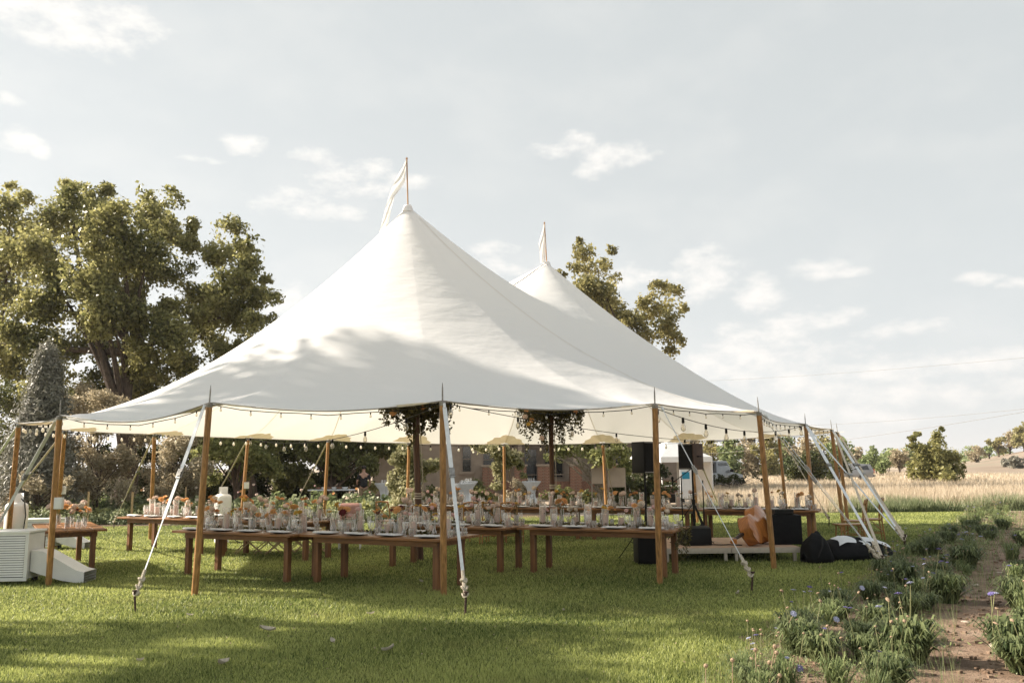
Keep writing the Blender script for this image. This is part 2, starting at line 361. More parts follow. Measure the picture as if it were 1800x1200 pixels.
GM_mtn = groundmat('far_forested_ridge', [(.3, (.06, .08, .07)), (.7, (.10, .12, .10))], .002, .1, .1)
poly_sheet('ground', [(-5000, -60), (5000, -60), (5000, 9500), (-5000, 9500)], 0.0, GM_far)
LAWN_EDGE = [(-2.0, -1.2), (3.0, 1.1), (6.5, 1.55), (7.6, 2.0), (9.5, 3.0), (11.7, 4.7), (14.5, 6.2), (17.2, 8.0), (22, 11.2), (29, 15.3), (31, 17.5)]
def lawn_x(Y): return float(np.interp(Y, [a for a, b in LAWN_EDGE], [b for a, b in LAWN_EDGE]))
LAWN_BACK = 30.3
er = []
for i in range(90):
    y = -2 + i * (LAWN_BACK + 2) / 89; er.append((lawn_x(y) + .14 * math.sin(y * 5.1) + .1 * math.sin(y * 11.7 + 1) + .05 * math.sin(y * 23), y))
poly_sheet('lawn', [(-40, -2)] + er + [(18, LAWN_BACK), (6, LAWN_BACK + .5), (-4, 27.8), (-12, 27.0), (-25, 26.5), (-40, 26)], .004, GM_lawn)
lp = [(lawn_x(y) + .4 + .1 * math.sin(y * 3), y) for y in np.linspace(-2, 29.5, 60)]
PRY = [0, 6.5, 7.5, 10.7, 13.6, 21.5, 30, 60]; PRX = [1.6, 3.9, 4.45, 6.25, 8.05, 12.9, 18.2, 36]
def path_r(Y): return float(np.interp(Y, PRY, PRX))
rp = [(path_r(y) + .35 + .15 * math.sin(y * 4 + 1), y) for y in np.linspace(29.5, -2, 60)]
lo = [(lawn_x(y) - .3 + .12 * math.sin(y * 7), y) for y in np.linspace(-2, 29.5, 80)]
poly_sheet('dirt_path', lo + rp, .008, GM_dirt)
poly_sheet('border_bed', [(path_r(y) + .25 + .15 * math.sin(y * 4 + 1), y) for y in np.linspace(-2, 29.5, 60)] + [(40, 29.5), (40, -2)], .012, GM_bed)
poly_sheet('garden_bed', [(-30, 26.2), (-12, 26.7), (-4, 27.4), (2, 29.2), (2, 34), (-30, 34)], .008, GM_bed)
poly_sheet('farm_track', [(-20, 66), (300, 61), (300, 70), (-20, 74)], .008, GM_road)
# hillside on the right
nx, ny = 90, 60; xs = np.linspace(20, 420, nx); ys = np.linspace(72, 460, ny)
XX, YY = np.meshgrid(xs, ys)
ss = lambda v: np.clip(v, 0, 1) ** 2 * (3 - 2 * np.clip(v, 0, 1))
ZZ = 5.2 * ss((XX - 90 - .52 * (YY - 200)) / 44) * ss((YY - 92) / 90) + .25 * np.sin(XX * .11) * ss((YY - 90) / 40) - .02
V = np.stack([XX, YY, ZZ], -1).reshape(-1, 3); idx = np.arange(nx * ny).reshape(ny, nx)
Fc = np.stack([idx[:-1, :-1], idx[:-1, 1:], idx[1:, 1:], idx[1:, :-1]], -1).reshape(-1, 4)
me = np_mesh('hillside', V, Fc, GM_hill); me.shade_smooth(); tag(link('hillside', me), kind='structure')
def hill_z(x, y):
    s = lambda v: min(1, max(0, v)) ** 2 * (3 - 2 * min(1, max(0, v)))
    return max(0, 5.2 * s((x - 90 - .52 * (y - 200)) / 44) * s((y - 92) / 90))
# far blue ridge
mb = MB(); pr = []
for i in range(121):
    x = -3600 + i * 80; px = 900 + 1500 * x / 7000
    z = 52 + 34 * math.sin(px * .011 + 1) + 20 * math.sin(px * .031) + 8 * math.sin(px * .09) + (10 if px < 1500 else -6)
    pr.append((x, z))
vs = []; fs = []
for x, z in pr: vs += [(x, 6300, -5), (x, 6700, z * .55), (x, 7000, z), (x, 7600, -5)]
for i in range(120):
    for j in range(3): a = i * 4 + j; fs.append((a, a + 4, a + 5, a + 1))
mb.add(vs, fs); tag(link('hills', mb.mesh('hills', GM_mtn, True)), kind='structure')

# lawn blades
def blade_field(n, ylo, yhi, w0, h0, material, name, xl, xr, hv=.4, wk=.55, lean=.6, keep=None, ref=7.0, segs=1):
    lg = NR.random(n); Y = ylo * (yhi / ylo) ** lg
    lo = xl(Y); hi = xr(Y); X = lo + (hi - lo) * NR.random(n)
    if keep is not None:
        k = keep(X, Y); X, Y = X[k], Y[k]; n = len(X)
    hgt = h0 * (1 + hv * NR.uniform(-1, 1, n)) * (1 + .25 * np.sin(X * 1.7 + 1.3 * np.sin(Y * 1.1)) * np.sin(Y * 2.1 + X))
    wd = w0 * np.maximum(1, Y / ref) ** wk * (.7 + .6 * NR.random(n)); a = NR.random(n) * 6.283
    bx, by = np.cos(a) * wd, np.sin(a) * wd; la = NR.random(n) * 6.283; ll = hgt * lean * NR.random(n)
    z = np.full(n, .002)
    tip = np.stack([X + np.cos(la) * ll, Y + np.sin(la) * ll, hgt], -1)
    V = np.stack([np.stack([X - bx, Y - by, z], -1), np.stack([X + bx, Y + by, z], -1), tip], 1).reshape(-1, 3)
    tint = np.clip(.5 + .22 * np.sin(X * .9 + 2 * np.sin(Y * .5)) * np.cos(Y * 1.3 - X * .4) + NR.normal(size=n) * .25, 0, 1)
    return np_mesh(name, V, np.arange(3 * n).reshape(n, 3), material, tint)
exs = np.array([b for a, b in LAWN_EDGE]); eys = np.array([a for a, b in LAWN_EDGE])
me = blade_field(560000, 5.6, 29.5, .0050, .036, LF['grass'], 'lawn_grass', lambda Y: -.68 * Y - 1.0, lambda Y: np.interp(Y, eys, exs) + .05, lean=.9, keep=lambda X, Y: (X < -4) * (Y < 26.5) + (X >= -4) > 0)
tag(link('lawn_grass', me), 'short mown green lawn grass under and around the tent', 'grass', kind='stuff')
# dry meadow beyond the lawn (right) and behind the far tables
def mk(X, Y): return (Y > 30.2 + .5 * np.sin(X) + 1.2 * np.abs(NR.normal(size=len(X)))) & (np.sin(X * .9 + Y * .5) + np.sin(Y * .8 - X * .35) + NR.normal(size=len(X)) * .7 > -1.1) & (Y < 62) & (X > .215 * Y)
me = blade_field(230000, 30, 62, .012, .44, LF['drygrass'], 'meadow_grass', lambda Y: np.full_like(Y, 1.0), lambda Y: .72 * Y, hv=.45, wk=1.0, lean=.5, keep=mk, ref=30)
tag(link('meadow_grass', me), 'tall dry straw coloured meadow grass beyond the lawn', 'grass', kind='stuff')
me = blade_field(90000, 30.0, 34, .016, .34, LF['garden'], 'meadow_edge_weeds', lambda Y: np.full_like(Y, 0.5), lambda Y: .62 * Y + 2, hv=.6, wk=1.0, lean=.8, keep=lambda X, Y: (np.sin(X * 1.1) + np.sin(X * .37 + 2) + NR.normal(size=len(X)) * .5 > .1 + (Y - 30) * .5) & (X > .2 * Y), ref=30)
tag(link('meadow_edge_weeds', me), 'low green weeds along the edge where lawn meets dry meadow', 'weeds', kind='stuff')
me = blade_field(60000, 75, 200, .03, .30, LF['drygrass'], 'pasture_grass', lambda Y: np.full_like(Y, 0.0), lambda Y: np.minimum(.62 * Y, 75), hv=.5, wk=1.0, lean=.5, ref=60, keep=lambda X, Y: X < 60)
tag(link('pasture_grass', me), 'thin dry pasture grass past the pale farm track', 'grass', kind='stuff')

# ------------------------------------------------------------------ the sailcloth tent
PK = [PY(717, 362, 16.5), PY(961, 461, 21.4)]
CB = [G(739, 985), G(973, 936)]
EV = [(33, 743, 15.5), (105, 729, 12.7), (368, 706, 11.7), (778, 703, 11.35), (1151, 708, 12.2), (1334, 722, 13.9), (1416, 744, 18.8), (1462, 753, 21.6),
      (1472, 758, 23.2), (1369, 766, 24.6), (1215, 774, 25.4), (1060, 778, 26.0), (886, 780, 26.0), (719, 778, 25.3), (577, 773, 24.3), (436, 769, 22.8), (272, 762, 20.6), (114, 755, 17.9)]
EP = [PY(*e) for e in EV]; NP_ = len(EP)
BOT = {1: (85, 1030), 2: (342, 1046), 3: (780, 1046), 4: (1160, 1026), 5: (1361, 1000), 6: (1434, 957), 0: (10, 990), 17: (97, 962), 16: (264, 948)}
cen = Vector((0, 0, 0))
for p in EP: cen += p / NP_
# boundary with scallops (inward in plan, drooping)
bd = []; bfr = []
K = 16
for i in range(NP_):
    a, b = EP[i], EP[(i + 1) % NP_]; ln = (b - a).length
    for j in range(K):
        u = j / K; p = a.lerp(b, u); s = math.sin(math.pi * u)
        inn = (cen - p); inn.z = 0; inn.normalize()
        sag = {1: .17, 2: .12, 3: .10, 4: .03, 5: .05}.get(i, .025)
        p = p + inn * .035 * ln * s; p.z -= sag * s; bd.append(p); bfr.append((i, u))
BD = np.array([tuple(p) for p in bd])
class Polar:
    def __init__(s, c):
        d = BD[:, :2] - np.array(c[:2]); a = np.arctan2(d[:, 1], d[:, 0]); o = np.argsort(a)
        s.c = np.array(c[:2]); s.a = np.concatenate([a[o] - 2 * np.pi, a[o], a[o] + 2 * np.pi]); tri = lambda q: np.concatenate([q[o]] * 3)
        s.R = tri(np.hypot(d[:, 0], d[:, 1])); s.z = tri(BD[:, 2]); s.ga = np.linspace(-np.pi, np.pi, 361); kk = np.exp(-.5 * (np.arange(-60, 61) / 22.0) ** 2); kk /= kk.sum()
        sm = lambda q: np.convolve(np.concatenate([q[-61:-1], q, q[1:61]]), kk, 'valid'); s.Rs = sm(np.interp(s.ga, s.a, s.R)); s.zs = sm(np.interp(s.ga, s.a, s.z)); s.w = tri(np.array([math.sin(math.pi * u) for _, u in bfr]))
    def __call__(s, P):
        d = P - s.c; r = np.hypot(d[:, 0], d[:, 1]); a = np.arctan2(d[:, 1], d[:, 0])
        ta = r / np.interp(a, s.a, s.R); b = np.clip(ta, 0, 1) ** 4
        return r / np.interp(a, s.ga, s.Rs) * (1 - b) + ta * b, np.interp(a, s.a, s.z) * b + np.interp(a, s.ga, s.zs) * (1 - b), np.interp(a, s.a, s.w), r
POL = [Polar(p) for p in PK]; EPA = np.array([tuple(e) for e in EP])
HP = np.array([p.z for p in PK]); EXPO = (1.68, 1.44); CPW = 5.0
def canopy_z(P, pil=.055):
    P = np.atleast_2d(np.asarray(P, dtype=float))[:, :2]; A = 0; zb = 0; W = 0; hp = 0; wv = 0
    for k in (0, 1):
        t, z, w_, r = POL[k](P); t = np.clip(t, 0, 1); a = (1 - t) ** EXPO[k]; q = (a + 1e-3) ** 3
        A = A + a ** CPW; zb = zb + z * q; W = W + q; hp = hp + HP[k] * q; wv = wv + w_ * q * t * t * (1 - t) * 3.4
    A = A ** (1 / CPW); zb /= W; hp /= W; wv /= W
    rip = 0
    for e in EPA:
        d = P - e[:2]; r = np.hypot(d[:, 0], d[:, 1]); inn = np.array([cen.x, cen.y]) - e[:2]; a = np.arctan2(d[:, 1], d[:, 0]) - math.atan2(inn[1], inn[0])
        rip = rip + .020 * np.sin(a * 9 + e[0]) * np.exp(-r / .75) * np.clip(r / .3, 0, 1)
    return zb + (hp - zb) * np.minimum(A, 1) - pil * wv + rip
tent = thing('sailcloth_tent', 'large white two-peaked sailcloth tent on wooden poles over the dining tables', 'tent', (PK[0].x, PK[0].y, 0))
T0 = Vector(tent.location)
def tl(p): return Vector(p) - T0
# mesh: rows from spine to boundary
c1 = np.array([PK[0].x, PK[0].y]); c2 = np.array([PK[1].x, PK[1].y]); sp = c2 - c1; SL = np.hypot(*sp); sp = sp / SL
B2 = []
for i in range(len(bd)):
    p = BD[i]; q = BD[(i + 1) % len(bd)]; B2 += [p, (p + q) / 2]
B2 = np.array(B2); nB = len(B2)
tt = np.clip(((B2[:, :2] - c1) @ sp) / SL, 0, 1)
tt = ss(tt * 1.0) * .5 + tt * .5
tt = np.clip((tt - .06) / .88, 0, 1)
CC = c1 + np.outer(tt * SL, sp)
U = (np.linspace(0.0, 1, 58)) ** 1.25; U[0] = .012
rows = []
for u in U:
    P = CC + (B2[:, :2] - CC) * u
    if u == 1: z = B2[:, 2]
    else: z = canopy_z(P)
    rows.append(np.column_stack([P, z]))
V = np.concatenate(rows) - np.array(tuple(T0)); nu = len(U)
idx = np.arange(nu * nB).reshape(nu, nB); nxt = np.roll(idx, -1, 1)
Fc = np.stack([idx[:-1], nxt[:-1], nxt[1:], idx[1:]], -1).reshape(-1, 4)
# close the spine: strip between opposite sides is degenerate on the line between peaks (u=0.012 -> 1 cm slit): fill with caps
def canvasmat():
    mt = bpy.data.materials.new('sailcloth'); mt.use_nodes = True; t = mt.node_tree; t.nodes.clear(); nn = t.nodes.new
    out = nn('ShaderNodeOutputMaterial'); d = nn('ShaderNodeBsdfPrincipled'); d.inputs['Base Color'].default_value = (.875, .87, .86, 1); d.inputs['Roughness'].default_value = .55; d.inputs['Specular IOR Level'].default_value = .25
    tr = nn('ShaderNodeBsdfTranslucent'); tr.inputs[0].default_value = (.98, .94, .88, 1); mx = nn('ShaderNodeMixShader'); mx.inputs[0].default_value = .29
    tcn = nn('ShaderNodeTexCoord'); mpn = nn('ShaderNodeMapping'); mpn.inputs['Scale'].default_value = (1, 1, 3); n = nn('ShaderNodeTexNoise'); n.inputs['Scale'].default_value = 1.1; n.inputs['Detail'].default_value = 5
    n2 = nn('ShaderNodeTexNoise'); n2.inputs['Scale'].default_value = 9; n2.inputs['Detail'].default_value = 3; n2.inputs['Distortion'].default_value = 1.5
    t.links.new(tcn.outputs['Object'], mpn.inputs[0]); t.links.new(mpn.outputs[0], n.inputs['Vector']); t.links.new(mpn.outputs[0], n2.inputs['Vector'])
    ad = nn('ShaderNodeMath'); ad.operation = 'MULTIPLY_ADD'; t.links.new(n2.outputs[0], ad.inputs[0]); ad.inputs[1].default_value = .015; t.links.new(n.outputs[0], ad.inputs[2])
    b = nn('ShaderNodeBump'); b.inputs['Strength'].default_value = .5; b.inputs['Distance'].default_value = .06; t.links.new(ad.outputs[0], b.inputs['Height'])
    t.links.new(b.outputs[0], d.inputs['Normal']); t.links.new(d.outputs[0], mx.inputs[1]); t.links.new(tr.outputs[0], mx.inputs[2]); t.links.new(mx.outputs[0], out.inputs[0]); return mt
MT['canvas'] = canvasmat(); MT['flag'] = mat('white_flag_cloth', (.85, .84, .82), .8, .03, 10, trans=.4, tcol=(.9, .88, .82))
MT['seam'] = mat('seam_webbing', (.88, .87, .85), .7, .05, 20, trans=.32, tcol=(.84, .74, .6))
MT['patch'] = mat('double_layer_patch', (.80, .76, .68), .7, .05, 20, trans=.40, tcol=(.9, .76, .55))
cv = np_mesh('canopy', V, Fc, MT['canvas']); bmx = bmesh.new(); bmx.from_mesh(cv)
bmx.verts.ensure_lookup_table()
inner = [bmx.verts[i] for i in range(nB)]
bmesh.ops.contextual_create(bmx, geom=inner) if False else None
bmx.faces.new(inner[::-1]); bmesh.ops.triangulate(bmx, faces=[f for f in bmx.faces if len(f.verts) > 4]); bmesh.ops.recalc_face_normals(bmx, faces=bmx.faces); bmx.to_mesh(cv); bmx.free(); cv.shade_smooth()
link('canopy', cv, tent)
# seams: webbing strips from the nearer peak to each pole, plus one ridge highlight strip
def strip(path, wd, dz):
    vs = []; fs = []; k = len(path)
    for i, p in enumerate(path):
        d = Vector(path[min(i + 1, k - 1)]) - Vector(path[max(i - 1, 0)]); sd = Vector((-d.y, d.x, 0)).normalized() * wd / 2
        vs += [Vector(p) + sd, Vector(p) - sd]
    z = canopy_z([(v.x, v.y) for v in vs]); vs = [tl((v.x, v.y, zz + dz)) for v, zz in zip(vs, z)]
    for i in range(k - 1): fs.append((2 * i, 2 * i + 1, 2 * i + 3, 2 * i + 2))
    return vs, fs
for i, e in enumerate(EP):
    k = 0 if (e - PK[0]).length < (e - PK[1]).length else 1
    if i in (5, 14): k = 0
    c = PK[k]; path = [c.lerp(e, .04 + .955 * u / 40) for u in range(41)]
    mb = MB(); mb.add(*strip(path, .05, .004)) if i == 5 else None; mb.add(*strip(path, .022, -.005)); link('seam_webbing', mb.mesh('seam_webbing', MT['seam'], True), tent)  # the single pale top strip paints light catching the right ridge
    # half-round reinforcement fan under each pole tip
    inn = (c - e); inn.z = 0; inn.normalize(); tg = Vector((-inn.y, inn.x, 0)); vs = []; fs = []
    n = 22; rr = 5
    pts = []
    for r_ in range(1, rr + 1):
        for j in range(n + 1):
            a = math.pi * j / n; u = r_ / rr; wave = 1 + .06 * math.cos(a * 14)
            pts.append(e + inn * (.06 + .55 * u * math.sin(a) * wave) + tg * (.62 * u * math.cos(a) * wave) * (1.0))
    z = canopy_z([(p.x, p.y) for p in pts]); vs = [tl((p.x, p.y, zz - .012)) for p, zz in zip(pts, z)]
    for r_ in range(rr - 1):
        for j in range(n): a = r_ * (n + 1) + j; fs.append((a, a + 1, a + n + 2, a + n + 1))
    mb = MB(); mb.add(vs, fs); link('reinforcement_patch', mb.mesh('reinforcement_patch', MT['patch'], True), tent)
# hem rope
mb = MB(); mb.tube([tl(p + Vector((0, 0, -.012))) for p in bd + [bd[0]]], .008, 6, False); link('hem_rope', mb.mesh('hem_rope', mat('hem_cord', (.30, .27, .23), .7, .1, 10)), tent)
# perimeter poles, spikes, guys and stakes
STK = {0: (-60, 890), 1: (-40, 1010), 2: (238, 1076), 3: (818, 1080), 4: (1321, 1040), 5: (1549, 1012), 6: (1552, 1006), 7: (1590, 968), 8: (1592, 962), 9: (1457, 925), 10: (1266, 905), 11: (1080, 890), 12: (905, 888), 13: (690, 890), 14: (517, 900), 15: (366, 908), 16: (200, 930), 17: (-20, 940)}
box_m = bevel_mesh(MB().box((0, 0, 0), (.12, .07, .17)).mesh('outlet_box', MT['white_dull']), .008)
for i, e in enumerate(EP):
    top = e + Vector((0, 0, -.07))
    if i in BOT: b = G(*BOT[i])
    else:
        out = (e - cen); out.z = 0; out.normalize(); b = Vector((e.x, e.y, 0)) + out * .16
    mb = MB(); d = (top - b).normalized(); mb.tube([tl(b - d * .02), tl(b + d * .5), tl(top)], [.044, .046, .042], 12)
    pole = link('side_pole', smooth_angle(mb.mesh('side_pole', MT['wood'])), tent)
    mb = MB(); mb.tube([tl(top - d * .0), tl(top + d * .05)], .045, 10); mb.tube([tl(top + d * .03), tl(top + d * .22), tl(top + d * .30)], [.011, .010, .004], 8); link('pole_spike', mb.mesh('pole_spike', MT['steel']), pole)
    s = G(*STK[i]); out = (s - top); out.z = 0; out.normalize(); att = top + out * .09 + Vector((0, 0, .02))
    sh = s + Vector((0, 0, .22)); vec = (sh - att); L_ = vec.length; vd = vec.normalized()
    q = vd.to_track_quat('Z', 'X').to_matrix()
    near = i in (0, 1, 2, 3, 4, 5, 6, 7)
    mb = MB(); mb.tube([tl(att), tl(att + vd * .07)], .018, 6)
    k0 = att + vd * .06; wdt = (.062 if i >= 4 else .055) if near else .045
    for u0, u1, ww in ((.0, .34, wdt), (.34, .62, wdt * .85), (.62, .93, wdt * (.35 if i in (2, 16) else .7))):
        a_ = k0.lerp(sh, u0); b_ = k0.lerp(sh, u1); mb.box(tl((a_ + b_) / 2), (ww, .006, (b_ - a_).length), R=(-vd).to_track_quat('Z', 'Y').to_matrix())
    g = link('guy_strap', mb.mesh('guy_strap', MT['strap'] if near else MT['rope']), tent)
    rb = MB(); pc = k0.lerp(sh, .36); Rm = (-vd).to_track_quat('Z', 'Y').to_matrix()
    rb.box(tl(pc), (wdt * 1.35, .035, .05), R=Rm); rb.box(tl(pc + vd * .09), (wdt * 1.3, .03, .03), R=Rm); rb.box(tl(pc + vd * .045 ), (wdt * 1.1, .05, .06), R=Rm)
    link('ratchet_buckle', rb.mesh('ratchet_buckle', MT['steel']), g)
    kb = MB(); kc = k0.lerp(sh, .93)
    for j in range(3):
        cc = kc.lerp(sh, j * .5); kb.tube([tl(cc + Vector((math.cos(a) * .035, math.sin(a) * .03, .02 * math.sin(a * 2 + j)))) for a in np.linspace(0, 6.283, 11)], .013, 5, False)
    kb.tube([tl(kc - vd * .12), tl(kc), tl(sh)], [.02, .025, .02], 6)
    link('rope_knot', kb.mesh('rope_knot', MT['rope']), g)
    sb = MB(); td = Vector((out.x * .12, out.y * .12, 1)).normalized(); sb.tube([tl(s - td * .05), tl(s + td * .26)], .014, 8); sb.lathe([(.03, 0), (.03, .015)], 8, tl(s + td * .255)); link('stake', sb.mesh('stake', MT['iron']), tent)
    if i in (1, 15, 17):
        bx = link('outlet_box', box_m, pole); pp = b.lerp(top, .47 if i != 1 else .42); bx.location = tl(pp) + Vector((.075, -.02, .12)); 
        if i == 1:
            bx.location = tl(b.lerp(top, .50)) + Vector((.085, -.02, 0))
for i, sx_, sy_, w_ in ((6, 1589, 966, .05), (7, 1554, 1008, .045), (8, 1591, 964, .04), (5, 1546, 1006, .035)):
    att = EP[i] + Vector((.05, -.02, -.10)); sh = G(sx_, sy_) + Vector((0, 0, .2)); vd = (sh - att); mb = MB(); mb.box(tl((att + sh) / 2), (w_, .006, vd.length), R=(-vd).to_track_quat('Z', 'Y').to_matrix())
    g = link('guy_strap', mb.mesh('guy_strap', MT['strap'] if i < 7 else MT['rope']), tent); pc = att.lerp(sh, .45); mb = MB(); mb.box(tl(pc), (w_ * 1.4, .04, .12), R=(-vd).to_track_quat('Z', 'Y').to_matrix()); link('ratchet_buckle', mb.mesh('ratchet_buckle', MT['steel']), g)
# centre masts
for k in (0, 1):
    mb = MB(); a = tl(CB[k]); b = tl(PK[k] + Vector((0, 0, -.02))); mb.tube([a, a.lerp(b, .5), b], [.062, .064, .05], 14)
    mast = link('center_pole', smooth_angle(mb.mesh('center_pole', MT['darkwood'])), tent)
    mb = MB()
    for j in range(3):
        c_ = a.lerp(b, .165 + j * .006); mb.lathe([(.068, -.012), (.078, 0), (.068, .012)], 12, c_)
    mb.tube([a.lerp(b, .165) + Vector((.09, -.02, 0)), a.lerp(b, .2) + Vector((.10, -.02, 0)), a.lerp(b, .33) + Vector((.09, -.02, 0)), a.lerp(b, .5) + Vector((.05, 0, 0))], .009, 6)
    link('rope_tie', mb.mesh('rope_tie', MT['rope']), mast)
    mb = MB(); pk = tl(PK[k]); mb.lathe([(.12, -.13), (.09, -.03), (.07, .01), (.02, .025)], 18, pk); link('peak_collar', smooth_angle(mb.mesh('peak_collar', MT['canvas'])), tent)
    tip = PY(715, 279, PK[0].y) if k == 0 else PY(957, 392, PK[1].y)
    mb = MB(); mb.tube([pk, tl(tip)], .014, 8); mb.lathe([(.0, -.02), (.028, 0), (.0, .035)], 8, tl(tip), cap=False); fp = link('flagpole', mb.mesh('flagpole', MT['wood']), tent)
    # streaming pennant
    if k == 0: eg = [(713,283,714.5,284),(704,300,713,300),(696,315,712,319),(689,330,703,333),(684,345,693,346),(678,365,688,365),(673,385,684,385),(668,405,680,405),(665,420,671,420)]
    else: eg = [(956,394,957.5,394),(952,410,958,410),(947,428,959,428),(949,445,959,445),(950,462,958,462)]
    Dp = PK[k].y; vs = []; fs = []; nj = 7; R_ = (len(eg) - 1) * 3 + 1
    for i in range(R_):
        u = i / 3; a_ = min(int(u), len(eg) - 2); fr = u - a_; q = [eg[a_][c] * (1 - fr) + eg[a_ + 1][c] * fr for c in range(4)]
        for j in range(nj):
            v_ = j / (nj - 1); vs.append(tl(PY(q[0] * (1 - v_) + q[2] * v_, q[1] * (1 - v_) + q[3] * v_, Dp + .03 * math.sin(v_ * 7 + i * .5) - .1 * u / len(eg))))
    for i in range(R_ - 1):
        for j in range(nj - 1): a_ = i * nj + j; fs.append((a_, a_ + 1, a_ + nj + 1, a_ + nj))
    mb = MB(); mb.add(vs, fs); link('pennant', mb.mesh('pennant', MT['flag'], True), fp)
# ------------------------------------------------------------------ string lights
def bulbs(root, p, big=1.0, glint_white=False):
    l = p - Vector(root.location)
    s = link('bulb_socket', SOCK, root); s.location = l + Vector((0, 0, -.005)); s.scale = (big,) * 3
    b = link('bulb', BULF if glint_white else BULB, root); b.location = l + Vector((0, 0, -.055 * big)); b.scale = (big,) * 3
SOCK = MB().lathe([(.006, .01), (.014, 0), (.015, -.045), (.010, -.05)], 8).mesh('bulb_socket', MT['dark'])
BULB = smooth_angle(MB().lathe([(.010, .005), (.020, -.02), (.028, -.045), (.022, -.07), (.004, -.082)], 8).mesh('bulb', MT['bulb']), 80)
BULF = smooth_angle(MB().lathe([(.010, .005), (.020, -.02), (.028, -.045), (.022, -.07), (.004, -.082)], 8).mesh('bulb', MT['glint_white']), 80)
def lights(label, pts, step, big=1.0, group=None, glint_white=False):
    r = thing('string_lights', label, 'string lights', pts[0], 0, group); o = Vector(r.location)
    mb = MB(); mb.tube([p - o for p in pts], .006, 5, False); link('light_cable', mb.mesh('light_cable', MT['cable']), r)
    acc = 0
    for i in range(len(pts) - 1):
        a, b = pts[i], pts[i + 1]; l_ = (b - a).length; 
        while acc < l_: bulbs(r, a.lerp(b, acc / l_), big, glint_white); acc += step
        acc -= l_
def hemlen(i0, i1): 
    out = []
    for q in range(i0 * K, i1 * K + 1, 2):
        p = bd[q % len(bd)]; inn = cen - p; inn.z = 0; inn.normalize(); fr = (q % K) / K
        out.append(p + inn * .03 + Vector((0, 0, -.035 - .03 * abs(math.sin(fr * math.pi * 3)))))
    return out
lights('string of small bulbs clipped along the hem on the near edge of the tent', hemlen(1, 5), .42, .55)
lights('string of small bulbs along the right hem of the tent to the rearmost right pole', hemlen(5, 8), .42, .7)
lights('string of bulbs whitened to look sunlit along the far hem of the tent before the trees', hemlen(8, 16), .42, 1.15, glint_white=True)
lights('string of bulbs whitened to look sunlit along the left hem of the tent above the gas tank', hemlen(16, 19), .42, .95, glint_white=True)
def sagline(a, b, sag, n=14): return [a.lerp(b, i / n) + Vector((0, 0, -sag * 4 * (i / n) * (1 - i / n))) for i in range(n + 1)]
lights('sagging inner string of large bulbs hung from the fourth front pole to the right corner', sagline(EP[4] + Vector((.05, .1, -.08)), EP[6] + Vector((-.05, 0, -.05)), .22), .95, 1.5)
lights('inner string with drooping bulbs rising from the left far pole to the front middle pole', sagline(EP[15] + Vector((.1, -.1, -.02)), EP[3] + Vector((0, .1, -.05)), .30), 1.9, 1.3)
lights('inner string of bulbs crossing from the front middle pole to the speaker side', sagline(EP[3] + Vector((.1, .1, -.05)), EP[9] + Vector((-.1, 0, -.05)), .25), 1.7, 1.2)
# ------------------------------------------------------------------ farm tables
TZ = 0.72; TL = 2.58; TW = 1.0
plank_m = bevel_mesh(MB().box((0, 0, 0), (TL, TW / 5 - .006, .035)).mesh('plank', MT['table']), .004, 1)
leg_m = bevel_mesh(MB().box((0, 0, (TZ - .035) / 2), (.088, .088, TZ - .035)).mesh('leg', MT['tableleg']), .006, 1)
apl_m = MB().box((0, 0, 0), (TL - .34, .028, .085)).mesh('long_apron', MT['table']); aps_m = MB().box((0, 0, 0), (.028, TW - .32, .085)).mesh('end_apron', MT['table'])
def table(label, x, y, rz):
    t = thing('farm_table', label, 'table', (x, y, 0), rz, 'wooden farm tables under the tent')
    for i in range(5): link('plank', plank_m, t, (0, (i - 2) * TW / 5, TZ - .0175))
    for sx in (-1, 1):
        for sy in (-1, 1): link('leg', leg_m, t, (sx * (TL / 2 - .21), sy * (TW / 2 - .19), 0))
        link('end_apron', aps_m, t, (sx * (TL / 2 - .215), 0, TZ - .08))
    for sy in (-1, 1): link('long_apron', apl_m, t, (0, sy * (TW / 2 - .145), TZ - .08))
    return t
RZ = math.radians(-29); RZ3 = math.radians(-23)
TB = [  # key, label, x, y, rot, short phrase
 ('A', 'lone farm table set end-on at the far left with vases of peach flowers', -8.0, 15.6, math.radians(122), 'the lone left farm table'),
 ('F1', 'front left farm table, the left one of the two nearest tables', -4.23, 14.06, RZ, 'the front left farm table'),
 ('F2', 'front farm table ending at the middle pole and pale blue strap', -1.87, 12.95, RZ, 'the front table by the middle pole'),
 ('B', 'farm table in the second row beside the leftmost back pole', -7.10, 18.35, RZ, 'the back left farm table'),
 ('C', 'farm table behind the front left table, over the folding chairs', -4.65, 16.95, RZ, 'the table over the folding chairs'),
 ('M1', 'farm table right behind the middle pole, left neighbour of the speaker table', -1.02, 14.98, RZ, 'the table behind the middle pole'),
 ('M2', 'farm table with draped greenery standing before the subwoofer and stage', 1.42, 13.98, RZ * .9, 'the greenery table before the stage'),
 ('R1', 'farm table in the far row behind the first dark mast', -1.75, 21.95, RZ3, 'the far table behind the first mast'),
 ('R2', 'farm table in the far row behind the second dark mast', .62, 20.98, RZ3, 'the far table at the second dark mast'),
 ('R3', 'farm table in the far row behind the left loudspeaker', 2.97, 19.98, RZ3, 'the far table behind the loudspeaker'),
 ('R4', 'rightmost farm table of the far row behind the double bass', 5.32, 18.98, RZ3, 'the far table behind the double bass')]
TREF = {}
for k, lab, x, y, rz, ph in TB: table(lab, x, y, rz); TREF[k] = (x, y, rz, ph)
def on(k, u, v, z=TZ):
    x, y, rz, _ = TREF[k]; return Vector((x + u * math.cos(rz) - v * math.sin(rz), y + u * math.sin(rz) + v * math.cos(rz), z))
